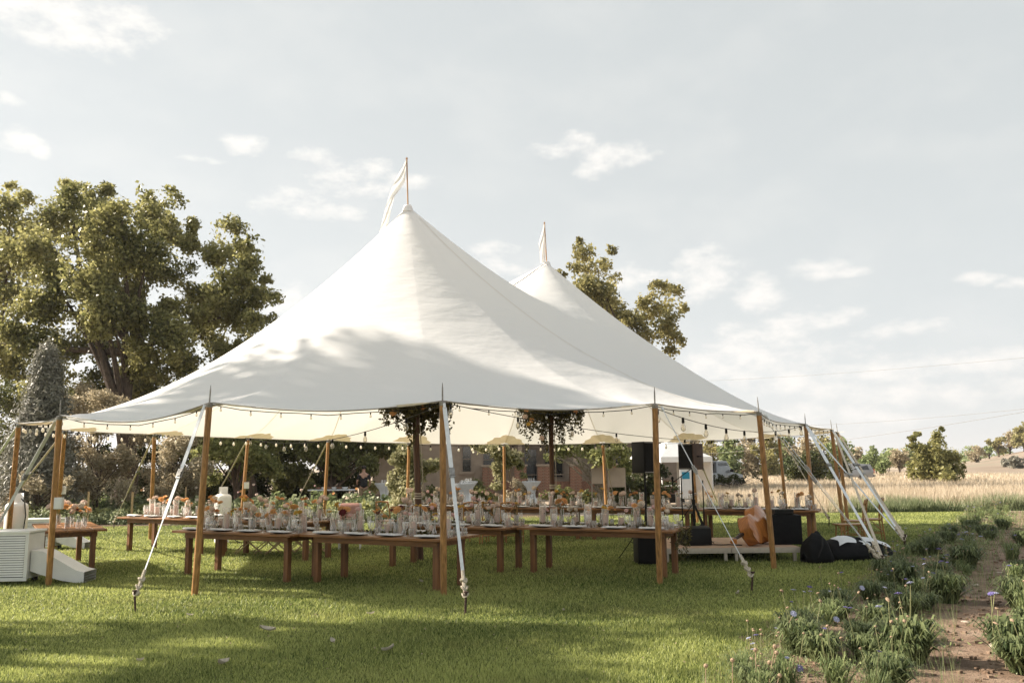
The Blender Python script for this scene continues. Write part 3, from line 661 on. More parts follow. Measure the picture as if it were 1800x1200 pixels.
# ---- tableware prototypes
def ms(name, prof, m, n=12, cap=True): return smooth_angle(MB().lathe(prof, n, cap=cap).mesh(name, m), 50)
plate_m = ms('plate', [(.05, 0), (.085, .006), (.135, .018), (.137, .021), (.085, .012), (.0, .010)], MT['plate'], 20, False)
goblet_m = ms('goblet', [(.034, .001), (.030, .005), (.006, .010), (.005, .075), (.016, .085), (.036, .11), (.040, .15), (.036, .185)], MT['glass'], 12, False)
coupe_m = ms('tumbler', [(.030, .001), (.034, .04), (.037, .095), (.036, .10)], MT['smoked'], 12, False)
flute_m = ms('flute', [(.030, .001), (.005, .008), (.004, .09), (.018, .11), (.026, .17), (.024, .24)], MT['glass'], 12, False)
hurr_m = [ms('glass_cylinder', [(.045, .001), (.052, .003), (.052, h), (.049, h)], MT['glass'], 14, False) for h in (.20, .26, .32)]
cand_m = [ms('candle', [(.036, .004), (.036, h - .004), (.032, h), (.004, h - .002)], MT['candle'], 12) for h in (.13, .18, .23)]
bvase_m = [ms('vase', [(.026, .001), (.032, .02), (.034, .06), (.014, .10), (.013, .14), (.017, .145)], MT['glass'], 10, False), ms('vase', [(.030, .001), (.032, .05), (.030, .12), (.026, .13)], MT['smoked'], 10, False)]
urn_m = ms('pitcher', [(.05, .001), (.075, .04), (.085, .10), (.06, .17), (.05, .21), (.062, .235)], MT['glass'], 14, False)
def napkin_mesh(seed):
    r = random.Random(seed); vs = []; fs = []
    for i in range(9):
        for j in range(4):
            u = i / 8 - .5; v = j / 3 - .5
            vs.append((u * .30 + .02 * math.sin(v * 4), v * .10 * (1 - .25 * math.cos(u * 6.3)), .004 + .016 * abs(math.sin(i * 1.9 + seed)) + .008 * r.random()))
    for i in range(8):
        for j in range(3): a = i * 4 + j; fs.append((a, a + 4, a + 5, a + 1))
    n = len(vs); vs += [(x, y, 0.001) for x, y, z in vs]
    per = [j for j in range(4)] + [i * 4 + 3 for i in range(1, 9)] + [32 + j for j in (2, 1, 0)] + [i * 4 for i in range(7, 0, -1)]
    for a, b in zip(per, per[1:] + per[:1]): fs.append((a, b, b + n, a + n))
    return MB().add(vs, fs).mesh('napkin', MT['linen'], True)
nap_m = [napkin_mesh(s) for s in (1, 2, 3)]
def blossom(name, col, r, layers=3, flat=.5, ball=False):
    vs = []; fs = []; rr = random.Random(hash(name) % 99)
    mt = mat(name + '_petals', col, .6, .15, 20, trans=.25)
    for l in range(layers):
        npet = 9 - l * 2; el = .15 + l * .42 + (.2 if ball else 0)
        for k in range(npet):
            a = 6.283 * (k + .5 * l) / npet + rr.uniform(-.1, .1); R = r * (1 - .2 * l); d = Vector((math.cos(a) * math.cos(el), math.sin(a) * math.cos(el), math.sin(el) * (1 if ball else .7)))
            s = Vector((-math.sin(a), math.cos(a), 0)) * R * .36; c = Vector((0, 0, r * .12 * l)); o = len(vs)
            vs += [c + d * R * .08, c + d * R * .6 + s + Vector((0, 0, .05 * R)), c + d * R, c + d * R * .6 - s + Vector((0, 0, .05 * R))]; fs.append((o, o + 1, o + 2, o + 3))
    mb = MB(); mb.add(vs, fs); mb.lathe([(r * .1, -r * .15), (r * .35, r * .05), (r * .2, r * .3), (0.001, r * .36)], 7)
    if ball:
        mb.lathe([(r * .3, -r * .35), (r * .7, -r * .1), (r * .75, r * .2), (r * .4, r * .6), (.001, r * .7)], 9)
    return mb.mesh('blossom', mt)
BL = {'orange': blossom('orange', (.90, .50, .20), .048), 'peach': blossom('peach', (.90, .70, .58), .05, 3, ball=True), 'pink': blossom('pink', (.86, .56, .52), .032, 2, ball=True),
      'burgundy': blossom('burgundy', (.16, .02, .025), .045), 'yellow': blossom('yellow', (.72, .45, .08), .038, 2), 'cream': blossom('cream', (.85, .72, .58), .05, 3, ball=True), 'rust': blossom('rust', (.70, .32, .12), .04)}
vleaf_m = {}
def stemset(seed):
    """three leaning stems and a spray of leaves"""
    r = random.Random(seed); st = []; lv = MB()
    for k in range(3):
        a = 6.283 * k / 3 + r.uniform(-.6, .6); h = r.uniform(.19, .31); l = r.uniform(.03, .09)
        tip = Vector((math.cos(a) * l, math.sin(a) * l, h)); mid = tip * .5 + Vector((0, 0, .03)); mb = MB(); mb.tube([(0, 0, .04), mid, tip], .0028, 4); st.append((mb.mesh('stem', MT['stem']), tip))
    for k in range(16):
        a = r.uniform(0, 6.28); z = r.uniform(.14, .26); l = r.uniform(.01, .06); p = Vector((math.cos(a) * l, math.sin(a) * l, z)); d = Vector((math.cos(a), math.sin(a), r.uniform(-.4, .8))).normalized() * r.uniform(.03, .055); s = d.cross(Vector((0, 0, 1))).normalized() * .010
        lv.add([p, p + d * .5 + s, p + d, p + d * .5 - s], [(0, 1, 2, 3)])
    return st, lv.mesh('leaf_spray', LFV)
LFV = mat('vase_foliage', (.15, .15, .05), .6, .3, 10, trans=.35)
STS = [stemset(s) for s in range(4)]
CNAME = {'orange': 'orange dahlias', 'peach': 'peach roses', 'pink': 'small pink blooms', 'burgundy': 'dark burgundy flowers', 'yellow': 'golden yellow flowers', 'cream': 'cream roses', 'rust': 'rust coloured flowers'}
def vase(k, u, v, col, second=None, s=1.0, i=0):
    ph = TREF[k][3]; lab = f"vase of {CNAME[col]}, {ORD[i]} from left, {ph}"
    t = thing('flower_vase', lab, 'vase', on(k, u, v), RND.uniform(0, 6.28), f'flower vases on {ph}'); t.scale = (s,) * 3
    link('vase', bvase_m[i % 2], t); st, lv = STS[(i * 7 + len(col)) % 4]; link('leaf_spray', lv, t)['kind'] = 'stuff'
    for q, (m_, tip) in enumerate(st):
        link('stem', m_, t); b = link('blossom', BL[second if (second and q == 1) else col], t, tip); b.rotation_euler = (RND.uniform(-.8, .8), RND.uniform(-.8, .8), RND.uniform(0, 6)); b.scale = (RND.uniform(.8, 1.3),) * 3
ORD = ['first', 'second', 'third', 'fourth', 'fifth', 'sixth', 'seventh', 'eighth', 'ninth', 'tenth', 'eleventh', 'twelfth']
def candle(k, u, v, i, q):
    ph = TREF[k][3]; sz = ('short', 'medium', 'tall')[i]
    t = thing('candle_holder', f'{sz} rose candle, {ORD[q]} from left on {ph}', 'candle', on(k, u, v), RND.uniform(0, 6), f'candles on {ph}')
    t.scale = (1.12,) * 3; link('glass_cylinder', hurr_m[i], t); link('candle', cand_m[i], t)
def single(name, me, lab, cat, k, u, v, rz=None, grp=None, z=TZ):
    o = link(name, me, None, on(k, u, v, z + .001), RND.uniform(0, 6.28) if rz is None else rz); o.scale = (1.12,) * 3; return tag(o, lab, cat, grp)
def greens(k, n=520, u0=-1.1, u1=1.1):
    P = np.column_stack([NR.uniform(u0, u1, n), NR.normal(0, .075, n), np.abs(NR.normal(0, .022, n)) + .012]); Nn = np.tile([0, 0, .8], (n, 1))
    V, Fc = leaves(P, .026, Nn, .45); me = np_mesh('greenery_runner', V, Fc, LF['garland'], NR.random(n))
    x, y, rz, ph = TREF[k]; o = link('greenery_runner', me, None, (x, y, TZ + .002), rz); tag(o, f'loose leafy greenery runner laid along {ph}', 'garland', kind='stuff')
COLS = {'F1': ['orange', 'peach', 'yellow', 'rust', 'orange', 'cream', 'orange'], 'F2': ['yellow', 'orange', 'pink', 'burgundy', 'orange', 'burgundy', 'pink'], 'B': ['peach', 'cream', 'orange', 'peach', 'orange'],
        'C': ['orange', 'rust', 'peach', 'yellow', 'orange', 'peach'], 'M1': ['peach', 'yellow', 'pink', 'burgundy', 'cream', 'yellow', 'pink'], 'M2': ['pink', 'orange', 'cream', 'rust', 'yellow', 'orange', 'pink'],
        'R1': ['peach', 'peach', 'pink', 'cream', 'orange'], 'R2': ['peach', 'orange', 'yellow', 'cream', 'pink', 'yellow'], 'R3': ['yellow', 'orange', 'peach', 'rust', 'pink', 'orange'], 'R4': ['orange', 'yellow', 'cream', 'peach', 'rust']}
for k, cols in COLS.items():
    ph = TREF[k][3]; rz = TREF[k][2]
    greens(k); cols = cols + [cols[1], cols[0], cols[2]]
    for s in (-1, 1):
        sd = 'near' if s < 0 else 'far'
        for q in range(4):
            u = -.93 + q * .62 + RND.uniform(-.03, .03)
            single('dinner_plate', plate_m, f'dark plate, {sd} side, {ORD[q]} from left on {ph}', 'plate', k, u, s * .33, grp=f'dinner plates on {ph}')
            o = single('napkin', nap_m[q % 3], f'white napkin, {sd} side, {ORD[q]} from left on {ph}', 'napkin', k, u, s * .34, rz + RND.uniform(-.25, .25) + math.pi / 2 * (q % 2) * 0, f'napkins on {ph}', TZ + .02)
            if not (k in ('R1', 'R2', 'R3', 'R4') and s > 0):
                single('goblet', goblet_m, f'stemmed goblet, {sd} side, {ORD[q]} from left on {ph}', 'glass', k, u + .2, s * .24, grp=f'goblets on {ph}')
            single('tumbler', coupe_m, f'low tumbler, {sd} side, {ORD[q]} from left on {ph}', 'glass', k, u + .27, s * .19 , grp=f'tumblers on {ph}')
            if (q + (s > 0)) % 2: single('flute', flute_m, f'thin flute, {sd} side, {ORD[q // 2]} from left on {ph}', 'glass', k, u + .13, s * .20, grp=f'flutes on {ph}')
    for q in range(9): candle(k, -1.06 + q * .265 + RND.uniform(-.05, .05), RND.uniform(-.12, .12), (q * 2 + len(ph)) % 3, q)
    for q, c in enumerate(cols): vase(k, -1.05 + q * 2.1 / (len(cols) - 1) + RND.uniform(-.06, .06) + .08, RND.uniform(-.16, .16), c, cols[(q + 2) % len(cols)] if q % 2 else None, RND.uniform(1.0, 1.45), q)
for q, (u, v) in enumerate([(-1.05, -.1), (-.95, .2)]):
    pass
tag(link('glass_pitcher', urn_m, None, on('F1', -.78, -.16)), 'round clear glass pitcher near the left end of the front left table', 'pitcher')
# lone table vases
for q, (u, v, c, c2) in enumerate([(-.75, .28, 'peach', None), (-.55, .05, 'peach', 'orange'), (-.62, -.2, 'orange', None), (-.3, .25, 'pink', 'peach'), (-.22, -.05, 'burgundy', 'peach'), (-.05, -.28, 'cream', 'peach'), (.2, .2, 'peach', 'pink'), (.35, -.1, 'orange', 'rust'), (.5, -.3, 'orange', 'peach'), (.7, .1, 'peach', None), (-.8, -.1, 'peach', 'cream'), (.1, .0, 'peach', 'burgundy')]):
    vase('A', u, v, c, c2, RND.uniform(1.0, 1.5), q)
# trailing greenery at right end of M2
P = []; 
for s_ in range(9):
    a = on('M2', TL / 2 + .02, -.25 + s_ * .07); ln = .25 + .3 * ((s_ * 7) % 5) / 5
    for j in range(36): u = j / 36; P.append((a.x + .05 * math.sin(u * 5 + s_) + RND.gauss(0, .02), a.y + RND.gauss(0, .02), a.z + .02 - u * ln))
V, Fc = leaves(np.array(P), .024, None, .5); tag(link('trailing_greenery', np_mesh('trailing_greenery', V, Fc, LF['garland'], NR.random(len(P)))), 'leafy greenery trailing off the right end of the table before the stage', 'garland', kind='stuff')
# ------------------------------------------------------------------ hanging flower installations on the masts
def hanging(k, label, px, w, h, yb, accents):
    base = PK[k].lerp(CB[k], 0); zc = PY(px, yb, CB[k].y).z
    fr = (zc - CB[k].z) / (PK[k].z - CB[k].z); c = CB[k].lerp(PK[k], fr)
    t = thing('hanging_flowers', label, 'garland', c)
    mb = MB(); r_ = w * .5; mb.tube([(math.cos(a) * r_ * .75, math.sin(a) * r_ * .75, .10) for a in np.linspace(0, 6.283, 17)], .014, 6, False)
    for a in (0, 1.57, 3.14, 4.71): mb.tube([(math.cos(a) * .06, math.sin(a) * .06, .12), (math.cos(a) * r_ * .75, math.sin(a) * r_ * .75, .10)], .01, 5)
    link('hoop', mb.mesh('hoop', MT['darkwood']), t)
    P = []; Nn = []
    for s_ in range(95):
        a = RND.uniform(0, 6.28); rr = r_ * RND.uniform(.15, 1.1); ln = h * RND.uniform(.1, .7) * (1 + .65 * math.sin(a * 2 + k)) * (1.25 - .5 * rr / r_); n = int(90 * ln / h) + 16
        if RND.random() < .12: ln *= 1.7
        for j in range(n):
            u = j / n; sp = .035 + .05 * (1 - u); P.append((math.cos(a) * rr + RND.gauss(0, sp), math.sin(a) * rr + RND.gauss(0, sp), .18 - u * ln + RND.gauss(0, .02))); Nn.append((math.cos(a) * .5, math.sin(a) * .5, .2))
    for j in range(2200):
        a = RND.uniform(0, 6.28); rr = r_ * RND.uniform(0, 1); P.append((math.cos(a) * rr * 1.08, math.sin(a) * rr * 1.08, .10 + RND.gauss(0, .06))); Nn.append((0, 0, .3))
    V, Fc = leaves(np.array(P), .038, np.array(Nn), .55); link('foliage', np_mesh('foliage', V, Fc, LF['garland'], NR.random(len(P))), t)
    for (dx, dz, c_) in accents:
        b = link('blossom', BL[c_], t, (dx, -r_ * .75, dz)); b.scale = (1.6,) * 3; b.rotation_euler = (1.2, RND.uniform(-.5, .5), 0)
hanging(0, 'dark leafy hanging floral ring around the first mast, half hidden by the roof edge', 738, 1.25, .55, 722, [(-.35, -.05, 'orange'), (.2, .05, 'rust')])
hanging(1, 'lush hanging floral ring with orange blooms around the second mast', 966, 1.55, 1.0, 728, [(-.62, .05, 'orange'), (-.66, -.12, 'peach'), (-.5, -.2, 'orange'), (-.58, -.3, 'yellow'), (.6, 0, 'rust'), (-.25, -.65, 'peach')])
# ------------------------------------------------------------------ chairs
def crossback(label, x, y, rz, group=None):
    t = thing('cross_back_chair', label, 'chair', (x, y, 0), rz, group)
    for n_, m_ in CBP: link(n_, m_, t)
    return t
def _cb():
    out = []; w2 = .20
    out.append(('seat', bevel_mesh(MB().box((0, 0, .45), (.42, .42, .035)).mesh('seat', MT['chairwood']), .01, 1)))
    for sx in (-1, 1):
        out.append(('leg', MB().tube([(sx * w2, .19, 0), (sx * w2 * .95, .18, .44)], [.014, .018], 8).mesh('leg', MT['chairwood'])))
        out.append(('leg', MB().tube([(sx * w2, -.24, 0), (sx * w2, -.20, .44), (sx * w2 * .98, -.21, .66), (sx * w2 * .9, -.25, .86)], [.014, .018, .017, .015], 8).mesh('leg', MT['chairwood'])))
    out.append(('back_frame', MB().tube([(-w2 * .95, -.24, .82), (-w2 * .85, -.262, .895), (0, -.285, .915), (w2 * .85, -.262, .895), (w2 * .95, -.24, .82)], .019, 8).mesh('back_frame', MT['chairwood'])))
    cb = MB(); cb.tube([(-w2, -.21, .50), (0, -.25, .68), (w2 * .9, -.26, .86)], .011, 6); cb.tube([(w2, -.21, .50), (0, -.262, .68), (-w2 * .9, -.26, .86)], .011, 6); out.append(('cross_brace', cb.mesh('cross_brace', MT['chairwood'])))
    st = MB(); st.tube([(-w2, .19, .2), (w2, .19, .2)], .010, 6); st.tube([(-w2, -.22, .2), (w2, -.22, .2)], .010, 6)
    for sx in (-1, 1): st.tube([(sx * w2, .19, .16), (sx * w2, -.22, .16)], .010, 6); st.tube([(sx * w2, .18, .22), (sx * w2 * .97, 0, .42), (sx * w2, -.2, .22)], .008, 6)
    out.append(('stretcher', st.mesh('stretcher', MT['chairwood']))); return out
CBP = _cb()
g_ = 'cross-back chairs drawn up to the far tables'
for lab, px, D in (('left of three golden cross-back chairs before the far table', 833, 19.6), ('middle of three golden cross-back chairs before the far table', 866, 19.45), ('right of three golden cross-back chairs before the far table', 897, 19.3)):
    crossback(lab, (px - 900) * D / F, D, math.radians(-18), g_)
crossback('cross-back chair alone behind the first mast at the left end of the far table', (684 - 900) * 20.6 / F, 20.6, math.radians(-30), g_)
for lab, px, D, r in (('bentwood chair nearer the dark bags under the right corner of the tent', 1487, 18.9, 60), ('bentwood chair just right of the rear right poles', 1515, 19.4, 75)):
    p = ((px - 900) * D / F, D); crossback(lab, p[0], p[1], math.radians(r), 'chairs under the right corner')
# wooden bench at right corner
t = thing('wooden_bench', 'small brown wooden bench by the rear right poles and bags', 'bench', ((1478 - 900) * 18.3 / F, 18.3, 0), .15)
link('seat', bevel_mesh(MB().box((0, 0, .42), (.62, .30, .03)).mesh('seat', MT['chairwood']), .006, 1), t)
for sx in (-1, 1): link('leg', MB().tube([(sx * .27, -.12, 0), (sx * .25, -.1, .41)], .016, 6).tube([(sx * .27, .12, 0), (sx * .25, .1, .41)], .016, 6).tube([(sx * .25, 0, .40), (sx * .12, 0, .2), (sx * .26, 0, .18)], .01, 5).mesh('leg', MT['chairwood']), t)
# folding sling chairs
def slingchair(label, x, y, rz, dark):
    t = thing('folding_sling_chair', label, 'chair', (x, y, 0), rz, 'folding sling chairs behind the front tables')
    for sy in (-1, 1):
        f = MB(); f.bar((-.26, sy * .24, 0), (.24, sy * .24, .42), .03, .02); link('leg', f.mesh('leg', MT['lightwood']), t)
        f = MB(); f.bar((.28, sy * .21, 0), (-.30, sy * .21, .50), .03, .02); link('leg', f.mesh('leg', MT['lightwood']), t)
        f = MB(); f.bar((-.18, sy * .24, .34), (-.42, sy * .24, .78), .03, .02); link('back_post', f.mesh('back_post', MT['lightwood']), t)
    vs = []; fs = []
    for i in range(9):
        u = i / 8; x_ = .25 - .5 * u; z_ = .41 - .10 * math.sin(math.pi * u) - .04 * u
        for j, y_ in enumerate((-.22, -.08, .08, .22)): vs.append((x_, y_, z_ - .02 * (j in (1, 2)))); 
    o = len(vs)
    for i in range(8):
        for j in range(3): a = i * 4 + j; fs.append((a, a + 1, a + 5, a + 4))
    mb = MB(); mb.add(vs, fs); link('seat', mb.mesh('seat', MT['slingdark' if dark else 'sling'], True), t)
    mb = MB(); mb.box((-.37, 0, .66), (.015, .50, .2), R=Matrix.Rotation(-.5, 3, 'Y')); link('backrest', mb.mesh('backrest', MT['slingdark' if dark else 'sling']), t)
for lab, px, py, r, dk in (('folding sling chair, leftmost, under the table between the front legs', 437, 972, 200, False), ('dark leather folding sling chair second from the left', 468, 971, 20, True), ('tan leather folding sling chair third from the left', 492, 973, 185, False),
                           ('tan leather folding sling chair with pale crossed legs fourth from left', 522, 973, 15, False), ('dark leather folding sling chair right of the front table joint', 545, 971, 30, True), ('folding sling chair rightmost, behind the dark table legs', 585, 966, 25, True)):
    g = G(px, py); slingchair(lab, g.x, g.y, math.radians(r), dk)
# white chair with pink cushion
D = 18.6; t = thing('white_armchair', 'white armchair with a pink cushion behind the front tables', 'armchair', ((618 - 900) * D / F, D, 0), math.radians(8))
link('backrest', bevel_mesh(MB().box((0, -.26, .66), (.50, .07, .60)).mesh('backrest', MT['white_dull']), .03), t)
link('seat', bevel_mesh(MB().box((0, 0, .38), (.50, .5, .12)).mesh('seat', MT['white_dull']), .03), t)
for sx in (-1, 1):
    link('armrest', bevel_mesh(MB().box((sx * .27, 0, .56), (.06, .5, .06)).mesh('armrest', MT['white_dull']), .02), t)
    for sy in (-1, 1): link('leg', MB().tube([(sx * .22, sy * .22, 0), (sx * .21, sy * .21, .34)], [.014, .02], 8).mesh('leg', MT['white_dull']), t)
tag(link('pink_cushion', bevel_mesh(MB().box((0, 0, 0), (.40, .13, .34), R=Matrix.Rotation(.35, 3, 'X')).mesh('pink_cushion', MT['pink']), .05, 3), None, ((622 - 900) * D / F, D - .33, .80), .15), 'pink cushion propped on the white armchair', 'cushion')
# ------------------------------------------------------------------ gas heaters and propane tanks
def heater(label, x, y, rz, s=1.0):
    t = thing('gas_tent_heater', label, 'heater', (x, y, 0), rz, 'white louvered tent heaters'); t.scale = (s,) * 3
    W, Dp, Hh = .95, .52, .70; z0 = .07
    link('body', bevel_mesh(MB().box((-W / 2, Dp / 2, z0 + Hh / 2), (W - .03, Dp, Hh - .04)).mesh('body', MT['white_dull']), .01, 1), t)
    fr = MB(); 
    for c, d in (((-W / 2, -.006, z0 + Hh - .025), (W, .03, .05)), ((-W / 2, -.006, z0 + .025), (W, .03, .05)), ((-.025, -.006, z0 + Hh / 2), (.05, .03, Hh - .104)), ((-W + .025, -.006, z0 + Hh / 2), (.05, .03, Hh - .104))): fr.box(c, d)
    link('front_frame', fr.mesh('front_frame', MT['white_dull']), t)
    link('louver_gap_shade', MB().box((-W / 2, .0, z0 + Hh / 2), (W - .10, .012, Hh - .104)).mesh('louver_gap_shade', MT['dark']), t)  # black plate stands in for the shade between the louvers
    sm = MB().box((0, 0, 0), (W - .11, .006, .027), R=Matrix.Rotation(-.30, 3, 'X')).mesh('louver', MT['white_dull'])
    for i in range(17): link('louver', sm, t, (-W / 2, -.016, z0 + .075 + i * .0345))
    link('lid', bevel_mesh(MB().box((-W / 2, Dp / 2 - .01, z0 + Hh + .004), (W + .02, Dp + .04, .035)).mesh('lid', MT['white']), .006, 1), t)
    for x_ in (-.08, -W + .08): link('wheel', MB().tube([(x_ - .02, Dp * .8, .06), (x_ + .02, Dp * .8, .06)], .06, 12).mesh('wheel', MT['rubber']), t)
    # sloping outlet chute
    mb = MB(); y0, y1 = Dp * .15, Dp * .85
    prof = [(0, .50, .20), (.18, .48, .14), (.45, .33, .06), (.68, .20, .02), (.80, .17, .02)]
    vs = []; fs = []
    for x_, zt, zb in prof: vs += [(x_, y0 - x_ * .05, zb), (x_, y1 + x_ * .05, zb), (x_, y1 + x_ * .05, zt), (x_, y0 - x_ * .05, zt)]
    for i in range(4):
        for j in range(4): a = i * 4 + j; b_ = i * 4 + (j + 1) % 4; fs.append((a, b_, b_ + 4, a + 4))
    fs.append((0, 1, 2, 3)[::-1]); mb.add(vs, fs); ch = link('outlet_chute', mb.mesh('outlet_chute', MT['white_dull']), t)
    mb = MB(); [mb.box((.805, (y0 + y1) / 2, .05 + i * .04), (.012, y1 - y0 + .05, .012)) for i in range(4)]; link('chute_grille', mb.mesh('chute_grille', MT['steel']), ch)
hp = G(52, 1029); heater('white louvered gas heater cut by the left frame edge, chute on the lawn', hp.x - .06, hp.y + .02, math.radians(4), 1.02)
hp = G(92, 966); heater('white louvered gas heater behind the lone left table', hp.x + .02, hp.y, math.radians(-2), .84)
def propane(label, x, y, s=1.0, rz=0):
    t = thing('propane_tank', label, 'gas tank', (x, y, 0), rz, 'white propane cylinders'); t.scale = (s,) * 3
    link('cylinder', ms('cylinder', [(.0, .06), (.12, .07), (.17, .11), (.19, .17), (.19, .98), (.187, 1.01), (.172, 1.045), (.14, 1.07), (.09, 1.085), (.0, 1.09)], MT['white'], 28, False), t)
    link('foot_ring', ms('foot_ring', [(.15, 0), (.155, .0), (.155, .12), (.15, .12)], MT['white_dull'], 20), t)
    col = MB(); 
    for a0, a1 in ((.5, 2.6), (3.6, 5.8)):
        pts = [(math.cos(a) * .10, math.sin(a) * .10) for a in np.linspace(a0, a1, 9)]; vs = [(x_, y_, z_) for x_, y_ in pts for z_ in (1.07, 1.24)] + [(x_ * .93, y_ * .93, z_) for x_, y_ in pts for z_ in (1.07, 1.24)]
        n = 18; fs = []
        for i in range(8): a = 2 * i; fs += [(a, a + 2, a + 3, a + 1), (a + n, a + n + 1, a + n + 3, a + n + 2), (a + 1, a + 3, a + 3 + n, a + 1 + n)]
        col.add(vs, fs)
    link('valve_collar', col.mesh('valve_collar', MT['white'], True), t)
    v = MB(); v.tube([(0, 0, 1.10), (0, 0, 1.19)], .022, 8); v.tube([(0, 0, 1.15), (.08, -.03, 1.15)], .013, 6); v.lathe([(.03, 1.19), (.035, 1.205), (.03, 1.22)], 8); link('valve', v.mesh('valve', MT['steel']), t)
    hz = MB(); hz.tube([(.08, -.03, 1.15), (.17, -.06, 1.08), (.215, -.08, .85), (.20, -.10, .55), (.14, -.18, .30), (.22, -.30, .06), (.3, -.4, .012)], .010, 6); link('hose', hz.mesh('hose', MT['rubber']), t)
propane('tall white propane cylinder behind the left heater', (41 - 900) * 16.4 / F, 16.4, 1.04)
propane('white propane cylinder standing beyond the second row near the folding chairs', (397 - 900) * 20.4 / F, 20.4, 1.04, .6)
# ------------------------------------------------------------------ stage and band gear
SA = G(1176, 985); SB = G(1392, 983)
sx0, sx1 = 2.78, 4.98; SY = 15.35; SH = .25
def deck(label, x0, x1, y0, y1):
    t = thing('stage_platform', label, 'stage', ((x0 + x1) / 2, y0, 0), 0, 'low stage platforms'); w_ = x1 - x0; d_ = y1 - y0
    link('deck_board', MB().box((0, d_ / 2, SH - .011), (w_ - .02, d_ - .02, .02)).mesh('deck_board', MT['stage']), t)
    fr = MB(); fr.box((0, 0, SH - .05), (w_, .03, .09)); fr.box((0, d_, SH - .05), (w_, .03, .09)); fr.box((-w_ / 2 + .015, d_ / 2, SH - .05), (.03, d_ - .04, .09)); fr.box((w_ / 2 - .015, d_ / 2, SH - .05), (.03, d_ - .04, .09)); fr.box((0, -.018, SH - .05), (w_ - .02, .012, .03))
    link('frame', fr.mesh('frame', MT['alu']), t)
    for u in (-w_ / 2 + .09, w_ / 2 - .09):
        for v in (.05, d_ - .05): link('leg', MB().box((u, v, .077), (.055, .055, .154)).mesh('leg', MT['alu']), t)
deck('left section of the low carpeted stage under the floor monitor', 2.60, 3.805, SY, SY + 2.1)
deck('right section of the low carpeted stage under the bass and amplifier', 3.815, 5.02, SY, SY + 2.1)
def at(px, D): return (px - 900) * D / F
def speaker(label, x, y, z, rz, w_, d_, h_, side='dark'):
    t = thing('loudspeaker', label, 'loudspeaker', (x, y, z), rz, 'loudspeakers on stands')
    b = MB(); wt = w_ * .72; vs = [(-w_ / 2, -d_ / 2, 0), (w_ / 2, -d_ / 2, 0), (wt / 2, d_ / 2, 0), (-wt / 2, d_ / 2, 0)]; vs += [(a, b_, h_) for a, b_, _ in vs]
    b.add(vs, [(3, 2, 1, 0), (4, 5, 6, 7), (0, 1, 5, 4), (1, 2, 6, 5), (2, 3, 7, 6), (3, 0, 4, 7)]); link('cabinet', bevel_mesh(b.mesh('cabinet', MT[side]), .012, 2), t)
    link('grille', bevel_mesh(MB().box((0, -d_ / 2 - .008, h_ * .5), (w_ * .9, .016, h_ * .9)).mesh('grille', MT['grille']), .005, 1), t)
    link('handle', MB().tube([(w_ * .47, -.06, h_ * .5), (w_ * .52, -.03, h_ * .5), (w_ * .5, .05, h_ * .5)], .012, 6).mesh('handle', MT['dark']), t)
    link('rim', MB().box((0, -d_ / 2 - .012, h_ * .03), (w_ * .92, .012, .012)).box((0, -d_ / 2 - .012, h_ * .97), (w_ * .92, .012, .012)).mesh('rim', MT['steel']), t)
def spstand(label, x, y, z0, ztop):
    t = thing('speaker_stand', label, 'stand', (x, y, z0), .3, 'black tripod speaker stands')
    link('pole', MB().tube([(0, 0, .12), (0, 0, .75), (0, 0, ztop - z0)], [.022, .022, .018], 10).mesh('pole', MT['dark']), t)
    link('collar', MB().lathe([(.035, .70), (.035, .78)], 10).lathe([(.032, .35), (.032, .42)], 10).mesh('collar', MT['dark']), t)
    for k in range(3):
        a = 2.0944 * k + 2.6; f = MB(); f.bar((0, 0, .72), (math.cos(a) * .52, math.sin(a) * .52, .012), .028, .016); f.bar((0, 0, .20), (math.cos(a) * .30, math.sin(a) * .30, .31), .02, .012); link('leg', f.mesh('leg', MT['dark']), t)
X1 = at(1127, 15.9); speaker('tall black loudspeaker on a pole stand, the left one', X1, 15.9, 1.55, math.radians(38), .36, .36, .57)
spstand('black stand under the left loudspeaker with a leg out to the left', X1 + .02, 15.95, 0, 1.56)
X2 = at(1211, 16.8); speaker('loudspeaker with brown lit side on a pole stand behind the microphone', X2, 16.8, 1.60, math.radians(-52), .38, .36, .50, 'brownside')
spstand('black stand under the right loudspeaker on the stage', X2, 16.8, SH, 1.61)
t = thing('subwoofer', 'black subwoofer box on the grass behind the greenery table', 'subwoofer', (at(1129, 15.2), 15.2, 0), .05)
link('cabinet', bevel_mesh(MB().box((0, 0, .27), (.42, .45, .50)).mesh('cabinet', MT['dark']), .012, 2), t); link('grille', MB().box((0, -.232, .28), (.37, .015, .42)).mesh('grille', MT['grille']), t)
for sx in (-1, 1): link('foot', MB().lathe([(.02, 0), (.02, .022)], 8, (sx * .16, -.17, 0)).mesh('foot', MT['steel']), t)
